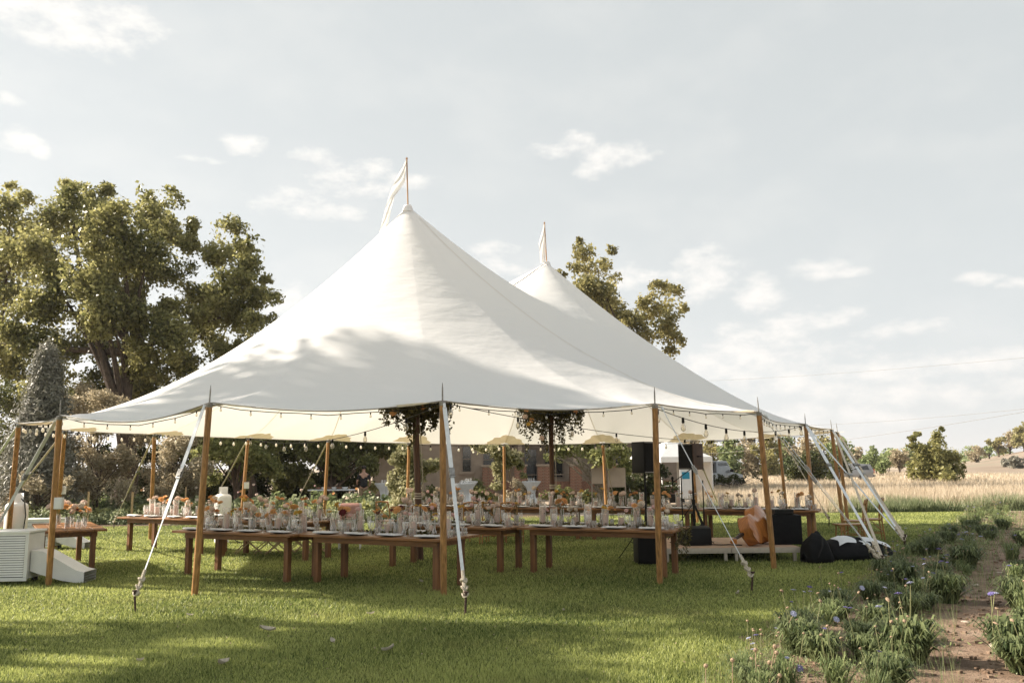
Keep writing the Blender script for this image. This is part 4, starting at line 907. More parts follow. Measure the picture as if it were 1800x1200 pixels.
# microphone stand
t = thing('microphone_stand', 'slim black microphone stand with boom left of the right loudspeaker', 'mic stand', (at(1191, 16.2), 16.2, SH))
link('pole', MB().tube([(0, 0, .02), (0, 0, 1.24)], .011, 8).mesh('pole', MT['dark']), t); link('boom', MB().tube([(-.16, -.03, 1.12), (.22, .04, 1.38)], .009, 6).mesh('boom', MT['dark']), t)
link('microphone', MB().lathe([(.012, 0), (.016, .1), (.026, .12), (.026, .15), (.008, .17)], 8, (-.17, -.03, 1.06)).mesh('microphone', MT['dark']), t)
for k in range(3): a = 2.09 * k + .4; link('leg', MB().tube([(0, 0, .10), (math.cos(a) * .28, math.sin(a) * .28, .008)], .009, 6).mesh('leg', MT['dark']), t)
t = thing('instrument_stand', 'thin black upright stand just right of the right loudspeaker pole', 'stand', (at(1228, 16.4), 16.4, SH))
link('pole', MB().tube([(0, 0, .02), (0, 0, 1.15)], .011, 8).mesh('pole', MT['dark']), t)
for k in range(3): a = 2.09 * k + 1; link('leg', MB().tube([(0, 0, .10), (math.cos(a) * .25, math.sin(a) * .25, .008)], .009, 6).mesh('leg', MT['dark']), t)
# floor monitor wedge
t = thing('floor_monitor', 'black wedge floor monitor at the left of the stage', 'stage monitor', (at(1211, 15.9), 15.9, SH), math.radians(10))
b = MB(); vs = []
for x_ in (-.26, .26): vs += [(x_, -.16, 0), (x_, .16, 0), (x_, .20, .14), (x_, .06, .34), (x_, -.13, .30)]
b.add(vs, [(0, 1, 2, 3, 4), (9, 8, 7, 6, 5)] + [(i, (i + 1) % 5 + 0, (i + 1) % 5 + 5, i + 5)[::-1] for i in range(5)]); link('cabinet', bevel_mesh(b.mesh('cabinet', MT['dark']), .012, 2), t)
link('grille', MB().box((0, .145, .245), (.46, .19, .012), R=Matrix.Rotation(-.96, 3, 'X')).mesh('grille', MT['grille']), t)
# amplifier / road case
t = thing('bass_amplifier', 'square black amplifier cabinet standing right of the double bass', 'amplifier', (at(1366, 15.9), 15.9, SH), math.radians(-6))
link('cabinet', bevel_mesh(MB().box((0, 0, .265), (.54, .34, .52)).mesh('cabinet', MT['fabricblack']), .02, 2), t)
link('handle', MB().tube([(-.1, 0, .52), (-.08, 0, .57), (.08, 0, .57), (.1, 0, .52)], .014, 6).mesh('handle', MT['rubber']), t)
for z_ in (.12, .38): link('latch', MB().box((.274, -.08, z_), (.012, .05, .05)).mesh('latch', MT['steel']), t)
link('amp_head', bevel_mesh(MB().box((-.02, 0, .575), (.34, .26, .09)).mesh('amp_head', MT['dark']), .01, 1), t)
# double bass lying on its ribs
def bass():
    t = thing('double_bass', 'orange varnished double bass lying on its side on the stage', 'double bass', (at(1312, 15.9), 15.9, SH + .0))
    ol = [(0, .16), (.05, .24), (.14, .30), (.26, .335), (.36, .33), (.44, .29), (.50, .235), (.56, .20), (.62, .195), (.68, .22), (.76, .255), (.86, .26), (.95, .22), (1.02, .13), (1.05, .07)]
    # local: length axis = l, width axis = w, depth axis = d
    Lx = Vector((-.52, -.83, -.12)).normalized(); Wx = Vector((.0, -.08, 1)); Wx = (Wx - Lx * Wx.dot(Lx)).normalized(); Dx = Lx.cross(Wx)
    # lie tilted: rotate about the length axis
    q = Quaternion(Lx, math.radians(24)); Wx = q @ Wx; Dx = q @ Dx
    org = Vector((.30, .42, .37))
    fine = []
    for i in range(len(ol) - 1):
        p0, p1, p2, p3 = ol[max(i - 1, 0)], ol[i], ol[i + 1], ol[min(i + 2, len(ol) - 1)]
        for q in range(3):
            u = q / 3; fine.append(tuple(.5 * (2 * p1[c] + (p2[c] - p0[c]) * u + (2 * p0[c] - 5 * p1[c] + 4 * p2[c] - p3[c]) * u * u + (3 * p1[c] - p0[c] - 3 * p2[c] + p3[c]) * u ** 3) for c in (0, 1)))
    ol = fine + [ol[-1]]
    loop = [(l, w_) for l, w_ in ol] + [(l, -w_) for l, w_ in reversed(ol)]
    def P_(l, w_, d): return org + Lx * l + Wx * w_ + Dx * d
    n = len(loop); rb = MB(); rb.add([P_(l, w_, -.10) for l, w_ in loop] + [P_(l, w_, .10) for l, w_ in loop], [(i, (i + 1) % n, (i + 1) % n + n, i + n) for i in range(n)]); link('ribs', smooth_angle(rb.mesh('ribs', MT['bass']), 60), t)
    for nm, s in (('belly', 1), ('back_plate', -1)):
        vs = []; fs = []; NV = 13; L0 = ol[-1][0]
        for l, w_ in ol:
            el = max(0.0, min(1.0, l / .25)) * max(0.0, min(1.0, (L0 - l) / .25)); el = el * el * (3 - 2 * el)
            for j in range(NV):
                v_ = -1 + 2 * j / (NV - 1); vs.append(P_(l + (.012 if l > .5 else -.012) * (1 - el), w_ * 1.04 * v_, s * (.102 + .055 * (1 - v_ * v_) * (.25 + .75 * el))))
        for i in range(len(ol) - 1):
            for j in range(NV - 1): a_ = i * NV + j; fs.append((a_, a_ + 1, a_ + NV + 1, a_ + NV))
        mb = MB(); mb.add(vs, fs); link(nm, mb.mesh(nm, MT['bass'], True), t)
    mb = MB(); mb.tube([P_(1.03, 0, .08), P_(1.4, 0, .11), P_(1.62, 0, .10)], [.035, .028, .025], 8); link('neck', mb.mesh('neck', MT['bassdark']), t)
    mb = MB(); mb.tube([P_(1.60, 0, .10), P_(1.72, 0, .06), P_(1.78, 0, .0)], [.03, .035, .03], 8); mb.lathe([(.045, -.04), (.045, .04)], 10, P_(1.79, 0, -.01)); link('scroll', mb.mesh('scroll', MT['bass']), t)
    mb = MB(); mb.box(P_(.80, 0, .165), (.05, .05, .4), R=Lx.to_track_quat('Z', 'Y').to_matrix()); link('fingerboard', mb.mesh('fingerboard', MT['bassdark']), t)
    mb = MB(); mb.tube([P_(.40, -.09, .15), P_(.40, 0, .23), P_(.40, .09, .15)], .012, 6); link('bridge', mb.mesh('bridge', MT['lightwood']), t)
bass()
# soft bags on the grass
def bag(name, label, cat, x, y, prof, mt, rz=0, parts=()):
    t = thing(name, label, cat, (x, y, 0), rz)
    vs = []; fs = []; n = 30
    pf = []
    for a_, b_ in zip(prof, prof[1:]):
        for q in range(4): pf.append(tuple(a_[c] + (b_[c] - a_[c]) * (q / 4) for c in range(3)))
    prof = pf + [prof[-1]]; k = len(prof)
    for i, (xx, w_, h_) in enumerate(prof):
        for j in range(n):
            a = 6.283 * j / n; z_ = max(0, math.sin(a)) ** .8 * h_ + min(0, math.sin(a)) * .0; z_ += (.022 * math.sin(j * 1.1 + i * .6) + .016 * math.sin(j * 2.3 - i * 1.3)) * (h_ > .1) * max(0, math.sin(a))
            vs.append((xx, math.cos(a) * w_ * (1 + .05 * math.sin(i * 3)), z_ + .005))
    for i in range(k - 1):
        for j in range(n): fs.append((i * n + j, i * n + (j + 1) % n, (i + 1) * n + (j + 1) % n, (i + 1) * n + j))
    fs.append(tuple(range(n))); fs.append(tuple((k - 1) * n + j for j in range(n))[::-1])
    mb = MB(); mb.add(vs, fs); link('body', mb.mesh('body', MT[mt], True), t)
    for nm, me in parts: link(nm, me, t)
    return t
strapm = MB().tube([(-.12, -.22, .10), (-.05, -.27, .30), (0, -.2, .44)], .014, 6).mesh('strap', MT['rubber'])
bag('backpack', 'slumped black backpack leaning at the right end of the stage', 'backpack', at(1419, 15.2), 15.2, [(-.26, .10, .12), (-.22, .20, .34), (-.10, .24, .46), (.05, .22, .50), (.15, .2, .36), (.27, .10, .14)], 'fabricblack', .2, [('strap', strapm)])
gb = bag('gig_bag', 'long black instrument bag lying on the grass with pale panels', 'instrument bag', at(1484, 15.7), 15.7, [(-.66, .08, .12), (-.55, .34, .30), (-.3, .42, .38), (0, .40, .36), (.3, .36, .33), (.56, .30, .24), (.74, .08, .08)], 'fabricblack', .12)
GBP = [(-.66, .08, .12), (-.55, .34, .30), (-.3, .42, .38), (0, .40, .36), (.3, .36, .33), (.56, .30, .24), (.74, .08, .08)]
def gbz(x, y):
    w_ = float(np.interp(x, [q[0] for q in GBP], [q[1] for q in GBP])); h_ = float(np.interp(x, [q[0] for q in GBP], [q[2] for q in GBP])); return h_ * max(0, 1 - (y / w_) ** 2) ** .4 + .035
mb = MB()
for (xa, xb, ya, yb) in ((-.44, -.12, -.30, -.02), (-.02, .12, -.32, -.24), (.05, .55, -.24, .06)):
    pts = [(xa + (xb - xa) * i / 8 + .03 * math.sin(j), ya + (yb - ya) * j / 5, 0) for i in range(9) for j in range(6)]
    mb.add([(x, y, gbz(x, y)) for x, y, _ in pts], [(i * 6 + j, (i + 1) * 6 + j, (i + 1) * 6 + j + 1, i * 6 + j + 1) for i in range(8) for j in range(5)])
link('reflective_panel', mb.mesh('reflective_panel', MT['lampwhite'], True), gb)
tag(link('stage_cable', MB().tube([(at(1236, 15.9), 15.85, SH + .012), (at(1255, 15.8), 15.75, SH + .012), (at(1270, 15.7), 15.8, SH + .012), (at(1290, 15.7), 15.65, SH + .012)], .010, 5).mesh('stage_cable', MT['cable'])), 'black cable running across the stage boards from the floor monitor', 'cable')
# ------------------------------------------------------------------ trees
def blobs_px(lst, Y, dY=3.0, rs=1.0):
    out = []
    for (px, py, r) in lst:
        y = Y + RND.uniform(-dY, dY); c = PY(px, py, y); out.append((tuple(c), r * y / F * rs))
    return out
COTT = [(70,450,60),(120,400,62),(160,365,45),(130,350,34),(215,390,52),(200,440,60),(270,370,40),(290,400,42),(265,440,52),(240,490,60),(150,480,60),(90,520,62),(185,540,60),(300,470,42),(330,430,28),(300,350,26),(255,335,18),(190,335,18),(120,330,18),
        (400,400,30),(440,430,30),(395,440,36),(440,470,32),(400,500,40),(350,520,40),(455,520,34),(480,520,18),(420,550,44),(370,580,44),(450,575,30),(480,560,18),(310,590,46),(250,570,42),(250,640,45),(330,640,42),(390,620,34),(190,620,34),(130,600,40),(70,600,46),(30,640,40),(100,660,38),(30,560,44),(340,395,18),(470,490,14),(60,420,40),(300,540,34),(100,700,44),(160,690,40),(220,690,44),(280,690,40),(40,700,44),(340,560,30),(250,610,40),(160,560,44),(190,660,36),(420,610,26),(380,540,30),(-30,600,50),(140,440,44)]
b = blobs_px(COTT, 37.5, 3.0, 1.05)
bb_ = []
for c_, r_ in b: bb_ += subblobs(c_, r_ * .9, 6, f=.46)
tree('cottonwood_tree', 'huge spreading cottonwood tree with bare dark limbs left behind the tent', 'tree', PY(215, 826, 37.5) * 1 - Vector((0, 0, PY(215, 826, 37.5).z)), bb_, .088, 400, 'cotton', trunk_r=.46, trunk_h=.62, gap=.26)
b = []
for c_, r_ in blobs_px([(20,380,60),(0,440,70),(45,350,30),(10,520,60),(-40,470,80),(20,600,50),(-30,620,70),(25,330,20)], 41, 2, .9): b += subblobs(c_, r_ * .85, 6, f=.42)
tree('cottonwood_tree', 'darker cottonwood crown cut off by the left edge of the photo', 'tree', (-27, 41, 0), b, .105, 230, 'cotton', trunk_r=.4, gap=.2)
b = []
for c_, r_ in blobs_px([(1025,440,24),(1050,470,34),(1030,500,36),(1070,500,30),(1060,540,40),(1010,470,18),(1075,440,12),(1100,570,36),(1130,590,34),(1140,550,34),(1165,510,26),(1185,520,26),(1175,560,30),(1160,500,16),(1170,590,30),(1195,600,16),(1130,530,20),(1020,425,12),(1090,600,40),(1060,600,40),(1120,640,40),(985,480,14),(1200,540,14),(1040,560,40),(1180,620,20),(1080,560,40),(1045,520,40)], 52, 2.5, 1.0): b += subblobs(c_, r_ * .85, 6, f=.45)
tree('poplar_tree', 'golden green tree rising behind the second tent peak', 'tree', PY(1090, 850, 52).xy.to_3d(), b, .12, 130, 'olive', trunk_r=.3, gap=.2)
# silvery conifer on the left
t = thing('juniper_tree', 'silver grey pointed juniper in front of the cottonwood on the left', 'tree', (at(76, 30), 30, 0))
P = []; Nn = []
for i in range(110):
    z = .5 + 5.3 * (i / 110); r = (1 - (z / 6.05)) ** .75 * 1.45 + .04; a = i * 2.4; r *= .60 + .62 * RND.random(); c_ = Vector((math.cos(a) * r * .8, math.sin(a) * r * .8, z)); n_ = 190
    s_ = .25 * (1.3 - z / 7)
    q = NR.normal(size=(n_, 3)) * [s_ * .7, s_ * .7, s_ * 1.5] + np.array(c_) + np.array([0, 0, .12]); P.append(q); Nn.append(np.tile([math.cos(a), math.sin(a), .8], (n_, 1)))
P = np.concatenate(P); V, Fc = leaves(P, .085, np.concatenate(Nn), .30); link('foliage', np_mesh('foliage', V, Fc, LF['silver'], np.clip(.5 + .3 * wavy(P, 5, 1) + NR.normal(size=len(P)) * .2, 0, 1)), t)
link('trunk', MB().tube([(0, 0, 0), (.05, 0, 2.5), (0, 0, 5.2)], [.13, .09, .03], 8).mesh('trunk', MT['bark']), t)
# dusty shrubs behind the left tables
def bush(name, label, cat, lst, Y, lm, leaf, dens, dY=1.0, group=None, squash=.9, gap=.05, n=6, f=.52, rs=1.0, multi=3, tr=.05, bark='bark', zmin=.1):
    b = []
    for c_, r_ in blobs_px(lst, Y, dY, .9 * rs): b += subblobs(c_, r_ * .85, n, f=f)
    b = [((c_[0], c_[1], max(c_[2], zmin + r_ * .3)), r_) for c_, r_ in b]
    cx = sum(q[0][0] for q in b) / len(b); return tree(name, label, cat, (cx, Y, 0), b, leaf, dens, lm, trunk_r=tr, trunk_h=.6, bark=bark, group=group, squash=squash, gap=gap, multi=multi)
bush('dusty_shrub', 'pale dusty shrub under the left hem of the tent', 'shrub', [(150,800,40),(190,820,42),(150,850,40),(230,800,34),(210,860,40),(120,780,30),(170,760,22)], 31, 'tan', .05, 850)
bush('dusty_shrub', 'rust brown dry shrub behind the leftmost back pole', 'shrub', [(300,790,34),(330,770,30),(270,830,36),(310,840,40),(350,820,30),(290,870,30),(250,770,24),(345,860,26)], 32, 'tan', .05, 800)
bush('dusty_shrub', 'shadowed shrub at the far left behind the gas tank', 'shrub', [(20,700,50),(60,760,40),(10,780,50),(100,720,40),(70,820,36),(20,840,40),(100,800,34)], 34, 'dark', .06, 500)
bush('dusty_shrub', 'tan dry bush glowing between the two leftmost poles', 'shrub', [(60,850,30),(90,870,30),(30,870,30),(110,850,20)], 29, 'tan', .05, 700)
bush('dusty_shrub', 'dusty bush right below the conifer above the roof edge', 'shrub', [(150,690,26),(180,700,28),(130,720,30),(210,720,30),(170,740,34)], 33.5, 'tan', .055, 700, zmin=.1)
# green trees along the back
bush('maple_tree', 'leafy green tree hanging low behind the third back pole', 'tree', [(400,780,44),(440,800,40),(470,780,44),(420,830,26),(370,800,40),(480,820,30),(430,750,50),(400,720,50),(370,840,20)], 36, 'bright', .085, 420, 1.5, tr=.16, multi=1)
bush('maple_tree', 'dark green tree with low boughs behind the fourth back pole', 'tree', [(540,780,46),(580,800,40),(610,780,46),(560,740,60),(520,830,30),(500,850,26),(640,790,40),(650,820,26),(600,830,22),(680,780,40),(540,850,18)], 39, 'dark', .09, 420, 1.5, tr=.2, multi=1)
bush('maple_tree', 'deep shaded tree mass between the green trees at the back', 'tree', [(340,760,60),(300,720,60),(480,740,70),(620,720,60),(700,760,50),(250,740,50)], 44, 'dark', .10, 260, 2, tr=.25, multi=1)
bush('hedge', 'hedge added as dark fill for the deep shade under the back trees', 'hedge', [(x, 862 + (x % 3) * 3, 24) for x in range(330, 600, 20)] + [(x, 836 + (x % 5) * 4, 30) for x in range(-160, 640, 26)] + [(x, 800, 26) for x in range(-160, 620, 34)], 47, 'deep', .09, 330, .6, tr=.04)  # dark leaf mass added to close bright gaps as tree shade
bush('hedge', 'dark hedge added on the left as shade fill under the dusty shrubs', 'hedge', [(x, 868 + (x % 3) * 4, 24) for x in range(-40, 340, 24)], 38, 'deep', .08, 380, .6, tr=.04)  # added dark foliage, imitates shade where bright ground showed through
bush('small_tree', 'young pale-barked tree with spreading branches before the house', 'tree', [(1000,790,28),(1030,785,30),(1060,800,28),(1090,790,28),(1100,820,20),(1020,820,16),(1075,770,26),(980,800,24),(1045,760,30),(1120,790,18)], 34, 'bright', .075, 420, 1.5, tr=.13, multi=1, bark='palebark')
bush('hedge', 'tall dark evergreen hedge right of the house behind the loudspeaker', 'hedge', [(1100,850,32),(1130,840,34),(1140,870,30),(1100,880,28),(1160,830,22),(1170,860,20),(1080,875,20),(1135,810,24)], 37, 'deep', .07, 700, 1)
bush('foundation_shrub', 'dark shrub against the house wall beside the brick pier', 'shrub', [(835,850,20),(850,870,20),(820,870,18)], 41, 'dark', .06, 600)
bush('foundation_shrub', 'reddish dry flowering shrub left of the small cocktail table', 'shrub', [(905,850,18),(920,860,18),(900,872,16)], 38, 'tan', .05, 700)
bush('foundation_shrub', 'low dark shrubs below the porch right of the second mast', 'shrub', [(980,865,18),(1000,872,20),(1030,875,18),(1050,865,16),(960,870,16)], 39, 'dark', .06, 600)
bush('foundation_shrub', 'dark shrub in the shadow left of the house corner', 'shrub', [(655,858,18),(640,870,16),(690,865,18),(760,868,18),(740,872,16)], 41, 'dark', .06, 600)
# hop vines climbing the two back poles
def vine(label, cx, D, lst):
    t = thing('climbing_vine', label, 'vine', (at(cx, D), D, 0)); P = []; bs = []
    for (px, py, r) in lst: c_ = PY(px, py, D + RND.uniform(-.3, .3)); bs.append(((c_.x - at(cx, D), c_.y - D, c_.z), r * 1.25 * D / F))
    b2 = []
    for c_, r_ in bs: b2 += subblobs(c_, r_ * .9, 3, f=.5)
    link('leaves', crown_mesh('leaves', b2, 1500, .055, LF['vine'], .9, .1), t)
    mb = MB(); mb.tube([(0, 0, 0), (.03, 0, 1), (-.03, 0, 2.1)], .02, 5); link('vine_stem', mb.mesh('vine_stem', MT['bark']), t)
vine('pale leafy vine climbing in a tall pyramid left of the first mast', 718, 27.5, [(720,795,16),(712,815,20),(735,815,18),(755,820,16),(705,840,20),(722,845,22),(700,865,18),(690,850,12),(715,875,20),(735,835,14),(700,885,14),(765,815,10),(700,805,12)])
vine('pale trailing vine draped over the back pole before the house porch', 882, 27.3, [(870,792,14),(850,790,10),(885,795,14),(905,800,12),(880,812,14),(875,835,9),(872,855,8),(875,875,7),(915,815,9),(920,835,6),(895,815,8),(835,787,7),(872,820,9)])
# right side: belt, dark bush, willow, meadow shrubs, hill trees
for i, (px, top, r, D) in enumerate([(1185,775,26,100),(1215,770,26,104),(1250,768,30,110),(1285,764,30,106),(1318,762,30,112),(1350,760,30,108),(1384,762,30,112),(1415,764,30,108),(1448,762,32,110),(1478,766,24,105)]):
    kind = ('grey green', 'bare grey', 'bushy olive')[i % 3]
    lst = [(px, top + r * .5, r * .6), (px - r * .4, top + r, r * .7), (px + r * .4, top + r * 1.1, r * .7), (px, top + r * 1.7, r * .8), (px - 6, 832, r * .6), (px + 8, 826, r * .6)]
    bush('distant_tree', f'{kind} tree in the distant tree belt, {["first","second","third","fourth","fifth","sixth","seventh","eighth","ninth","tenth"][i]} from the left', 'tree', lst, D, ('sage', 'tan', 'olive')[i % 3], .22, 42, 2, 'trees in the distant belt behind the right corner', multi=1, tr=.16, gap=.1)
for i, (px, py, r, D) in enumerate([(1505,795,16,120),(1535,800,16,115),(1560,798,14,130),(1580,800,16,118),(1600,795,14,125),(1552,812,12,98),(1715,792,14,170),(1520,812,10,100)]):
    bush('distant_shrub', f'hazy grey shrub on the far field, number {i+1} from the left' if False else ['grey shrub beside the tent corner on the far field', 'rounded pale shrub left of the two far shrubs', 'greyish shrub under the blue ridge', 'pale sage shrub left of the willow', 'shrub half hidden behind the willow', 'small low sage shrub nearest in the far field', 'shrub at the foot of the dry hillside', 'dark little shrub by the tent corner'][i], 'shrub', [(px, py, r), (px - r * .6, py + r * .6, r * .8), (px + r * .7, py + r * .5, r * .7), (px, py + r * 1.0, r * .8)], D, ('tan', 'sage', 'sage')[i % 3], .2, 50, 1, 'shrubs on the far field', tr=.06)
bush('round_bush', 'round dark evergreen bush by the parked car beyond the meadow', 'shrub', [(1418,815,24),(1400,830,22),(1435,830,22),(1415,845,24),(1440,845,16),(1395,848,16),(1425,800,16)], 62, 'deep', .09, 330, .8)
bush('round_bush', 'dark bush half hidden behind the rear right poles', 'shrub', [(1475,815,16),(1462,835,16),(1488,825,12),(1470,850,12)], 64, 'deep', .1, 240, .8)
bush('willow_bush', 'tall feathery green willow bush standing alone in the meadow', 'shrub', [(1640,800,34),(1670,810,30),(1620,820,26),(1650,830,36),(1685,835,18),(1610,835,18),(1650,775,18),(1645,762,10),(1604,770,9),(1610,785,16),(1612,762,6),(1655,755,6),(1625,795,22),(1690,825,14),(1648,810,40)], 58, 'cotton', .11, 230, 1.2, rs=1.15, f=.38, gap=.0, bark='bark')
for i, (px, base, r, D, lm) in enumerate([(1745,790,16,200,'olive'),(1765,788,20,205,'tan'),(1790,786,22,200,'olive'),(1815,784,24,195,'olive'),(1728,796,10,190,'sage')]):
    x = at(px, D); z = hill_z(x, D); c_ = Vector((x, D, z)); rr = r * D / F
    b = []
    for q in range(4): b += subblobs((x + RND.uniform(-.6, .6) * rr, D + RND.uniform(-1, 1), z + rr * (.7 + .35 * q)), rr * .6, 4, f=.45)
    tree('hilltop_tree', ['rounded olive tree leftmost on the hilltop skyline', 'brownish tree second along the hilltop skyline', 'tall tree third along the hilltop skyline', 'tree at the right frame edge on the hilltop', 'small sage bush low on the hilltop left end'][i], 'tree', c_, b, .32, 26, lm, trunk_r=.2, group='trees on the right hilltop')
for i, (px, D, r) in enumerate([(1775,118,14),(1800,120,14),(1755,124,9)]):
    x = at(px, D); z = hill_z(x, D); rr = r * D / F; b = subblobs((x, D, z + rr * .8), rr, 6, f=.5)
    tree('hillside_shrub', ['grey shrub on the slope below the hilltop trees', 'grey shrub at the right frame edge on the slope', 'small grey shrub left on the slope'][i], 'shrub', (x, D, z), b, .2, 70, 'silver', trunk_r=.08, group='grey shrubs on the hillside')
# low dark crop row past the far tables
mb_l = [(x, 842 + 4 * math.sin(x), 9) for x in range(1240, 1346, 9)]
bush('crop_row', 'low dark green row of plants beyond the far right tables', 'hedge', mb_l, 47, 'deep', .06, 500, .6, n=3)

# ------------------------------------------------------------------ garden bed behind the left tables
def cluster(name, label, cat, x, y, r, h, lm, leaf, n, group=None, flowers=(), fs=.05, asp=.55, up=.5):
    t = thing(name, label, cat, (x, y, 0), RND.uniform(0, 6.28), group)
    d = NR.normal(size=(n, 3)); d /= np.linalg.norm(d, axis=1)[:, None]; d[:, 2] = np.abs(d[:, 2]); rad = NR.random(n) ** .4
    P = d * rad[:, None] * [r, r, h] + [0, 0, .02]; P += NR.normal(size=(n, 3)) * .03; P[:, 2] = np.abs(P[:, 2]); Nn = d * .7; Nn[:, 2] += up
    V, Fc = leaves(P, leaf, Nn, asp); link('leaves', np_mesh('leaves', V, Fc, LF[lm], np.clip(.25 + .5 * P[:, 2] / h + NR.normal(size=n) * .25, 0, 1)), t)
    for (fx, fy, fz, c_) in flowers:
        link('flower_stalk', MB().tube([(fx * .5, fy * .5, 0), (fx * .8, fy * .8, fz * .6), (fx, fy, fz)], .004, 4).mesh('flower_stalk', MT['stem']), t)
        b_ = link('blossom', BL[c_], t, (fx, fy, fz)); b_.scale = (fs / .045,) * 3; b_.rotation_euler = (.8, 0, -t.rotation_euler[2])
    return t
def NTH(n): return ORD[n - 1] if n <= 12 else f"{n}{'th' if 10 < n % 100 < 20 else {1: 'st', 2: 'nd', 3: 'rd'}.get(n % 10, 'th')}"
i = 0
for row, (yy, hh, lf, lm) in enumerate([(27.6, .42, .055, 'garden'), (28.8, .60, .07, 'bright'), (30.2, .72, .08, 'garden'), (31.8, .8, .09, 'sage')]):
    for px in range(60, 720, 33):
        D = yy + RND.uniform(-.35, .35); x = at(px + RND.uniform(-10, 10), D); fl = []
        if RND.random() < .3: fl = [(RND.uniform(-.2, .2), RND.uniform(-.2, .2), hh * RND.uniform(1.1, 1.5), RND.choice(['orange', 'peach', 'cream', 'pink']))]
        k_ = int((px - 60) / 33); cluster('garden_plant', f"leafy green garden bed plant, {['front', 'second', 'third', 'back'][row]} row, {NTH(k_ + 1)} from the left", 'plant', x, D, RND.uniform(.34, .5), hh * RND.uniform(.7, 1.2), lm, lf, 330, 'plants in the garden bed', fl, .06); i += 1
for px, py, D in ((164, 888, 25.0), (240, 885, 24), (332, 868, 30)):
    o = MB().box((0, 0, .55), (.045, .045, 1.1)).mesh('garden_post', MT['lightwood']); k_ = link('garden_post', o, None, (at(px, D), D, 0)); tag(k_, ['pale wooden stake in the bed behind the lone left table', 'pale stake beside the leftmost back pole', 'white stake in the garden bed right of the strapped pole'][[164, 240, 332].index(px)], 'post', 'pale stakes in the garden bed')
# ------------------------------------------------------------------ house
HX0, HX1, HY = at(655, 45), at(1200, 45), 45.0
house = thing('stucco_house', 'tan stucco house with brick porch piers seen beneath the tent', 'house', (HX0, HY, 0)); HW = HX1 - HX0
def hx(px, D=HY): return at(px, D) - HX0
wl = MB(); wins = [(hx(812), hx(826), 1.45, 2.75), (hx(848), hx(868), 1.25, 2.85)]
xs_ = [0, wins[0][0], wins[0][1], wins[1][0], wins[1][1], hx(880)]
wl.box((xs_[1] / 2, .15, 2.4), (xs_[1], .3, 4.8)); wl.box(((xs_[2] + xs_[3]) / 2, .15, 2.4), (xs_[3] - xs_[2], .3, 4.8)); wl.box(((xs_[4] + xs_[5]) / 2, .15, 2.4), (xs_[5] - xs_[4], .3, 4.8))
for a, b, z0, z1 in wins: wl.box(((a + b) / 2, .15, z0 / 2), (b - a, .3, z0)); wl.box(((a + b) / 2, .15, (z1 + 4.8) / 2), (b - a, .3, 4.8 - z1))
link('wall', wl.mesh('wall', MT['stucco']), house)
link('porch_wall', MB().box((hx(880) + (HW - hx(880)) / 2, 2.6, 2.4), (HW - hx(880), .3, 4.8)).mesh('porch_wall', MT['stucco']), house)
for a, b, z0, z1 in wins:
    f = MB(); f.box(((a + b) / 2, -.02, z1 + .02), (b - a + .16, .08, .08)); f.box((a - .03, .06, (z0 + z1) / 2), (.06, .2, z1 - z0)); f.box((b + .03, .06, (z0 + z1) / 2), (.06, .2, z1 - z0)); f.box(((a + b) / 2, .05, (z0 + z1) / 2), (b - a, .04, .04))
    fo = link('window', f.mesh('window', MT['frame']), house); link('pane', MB().box(((a + b) / 2, .12, (z0 + z1) / 2), (b - a, .02, z1 - z0)).mesh('pane', MT['pane']), fo)
    link('sill', MB().box(((a + b) / 2, -.05, z0 - .07), (b - a + .35, .16, .13)).mesh('sill', MT['stucco']), fo)
# porch: dark recess windows/doors, brick piers, balustrade
for px0, px1, z0, z1, nm in ((920, 940, .4, 2.6, 'door'), (955, 985, 1.1, 2.7, 'window'), (1075, 1100, 1.1, 2.7, 'window')):
    a, b = hx(px0, 47.5), hx(px1, 47.5); fo = link(nm, MB().box(((a + b) / 2, 2.40, (z0 + z1) / 2), (b - a + .2, .08, z1 - z0 + .2)).mesh(nm, MT['frame']), house); link('pane', MB().box(((a + b) / 2, 2.34, (z0 + z1) / 2), (b - a, .03, z1 - z0)).mesh('pane', MT['pane']), fo)
bk = bevel_mesh(MB().box((0, 0, 0), (.31, .62, .135)).mesh('brick', MT['brick']), .008, 1)
for px in (857, 912, 952, 1008, 1068):
    x = hx(px, 44.6); pr_ = link('brick_pier', MB().box((0, 0, .85), (.60, .60, 1.7)).mesh('brick_pier', MT['mortar']), house, (x, -.4, 0))
    for r_ in range(11):
        for c_ in (-.16, .16): link('brick', bk, pr_, (c_ + (.04 if r_ % 2 else -.04) * 0, 0, .075 + r_ * .15))
    link('pier_cap', MB().box((0, 0, 1.74), (.74, .74, .09)).mesh('pier_cap', MT['stucco']), pr_)
link('porch_wall_low', MB().box(((hx(880) + HW) / 2, -.25, .45), (HW - hx(880), .18, .9)).mesh('porch_wall_low', MT['brick']), house)
rl = MB(); [rl.box(((hx(880) + HW) / 2, -.25, z_), (HW - hx(880), .06, .05)) for z_ in (.98, 1.25)]; link('railing', rl.mesh('railing', MT['frame']), house)
link('porch_floor', MB().box(((hx(880) + HW) / 2, 1.2, .2), (HW - hx(880), 2.4, .4)).mesh('porch_floor', MT['stucco']), house)
link('porch_beam', MB().box(((hx(880) + HW) / 2, -.2, 3.0), (HW - hx(880), .3, .35)).mesh('porch_beam', MT['frame']), house)
for px in (912, 1008, 1068): link('porch_post', MB().box((hx(px, 44.6), -.35, 2.3), (.22, .22, 1.05)).mesh('porch_post', MT['stucco']), house)
rf = MB(); ex = .8
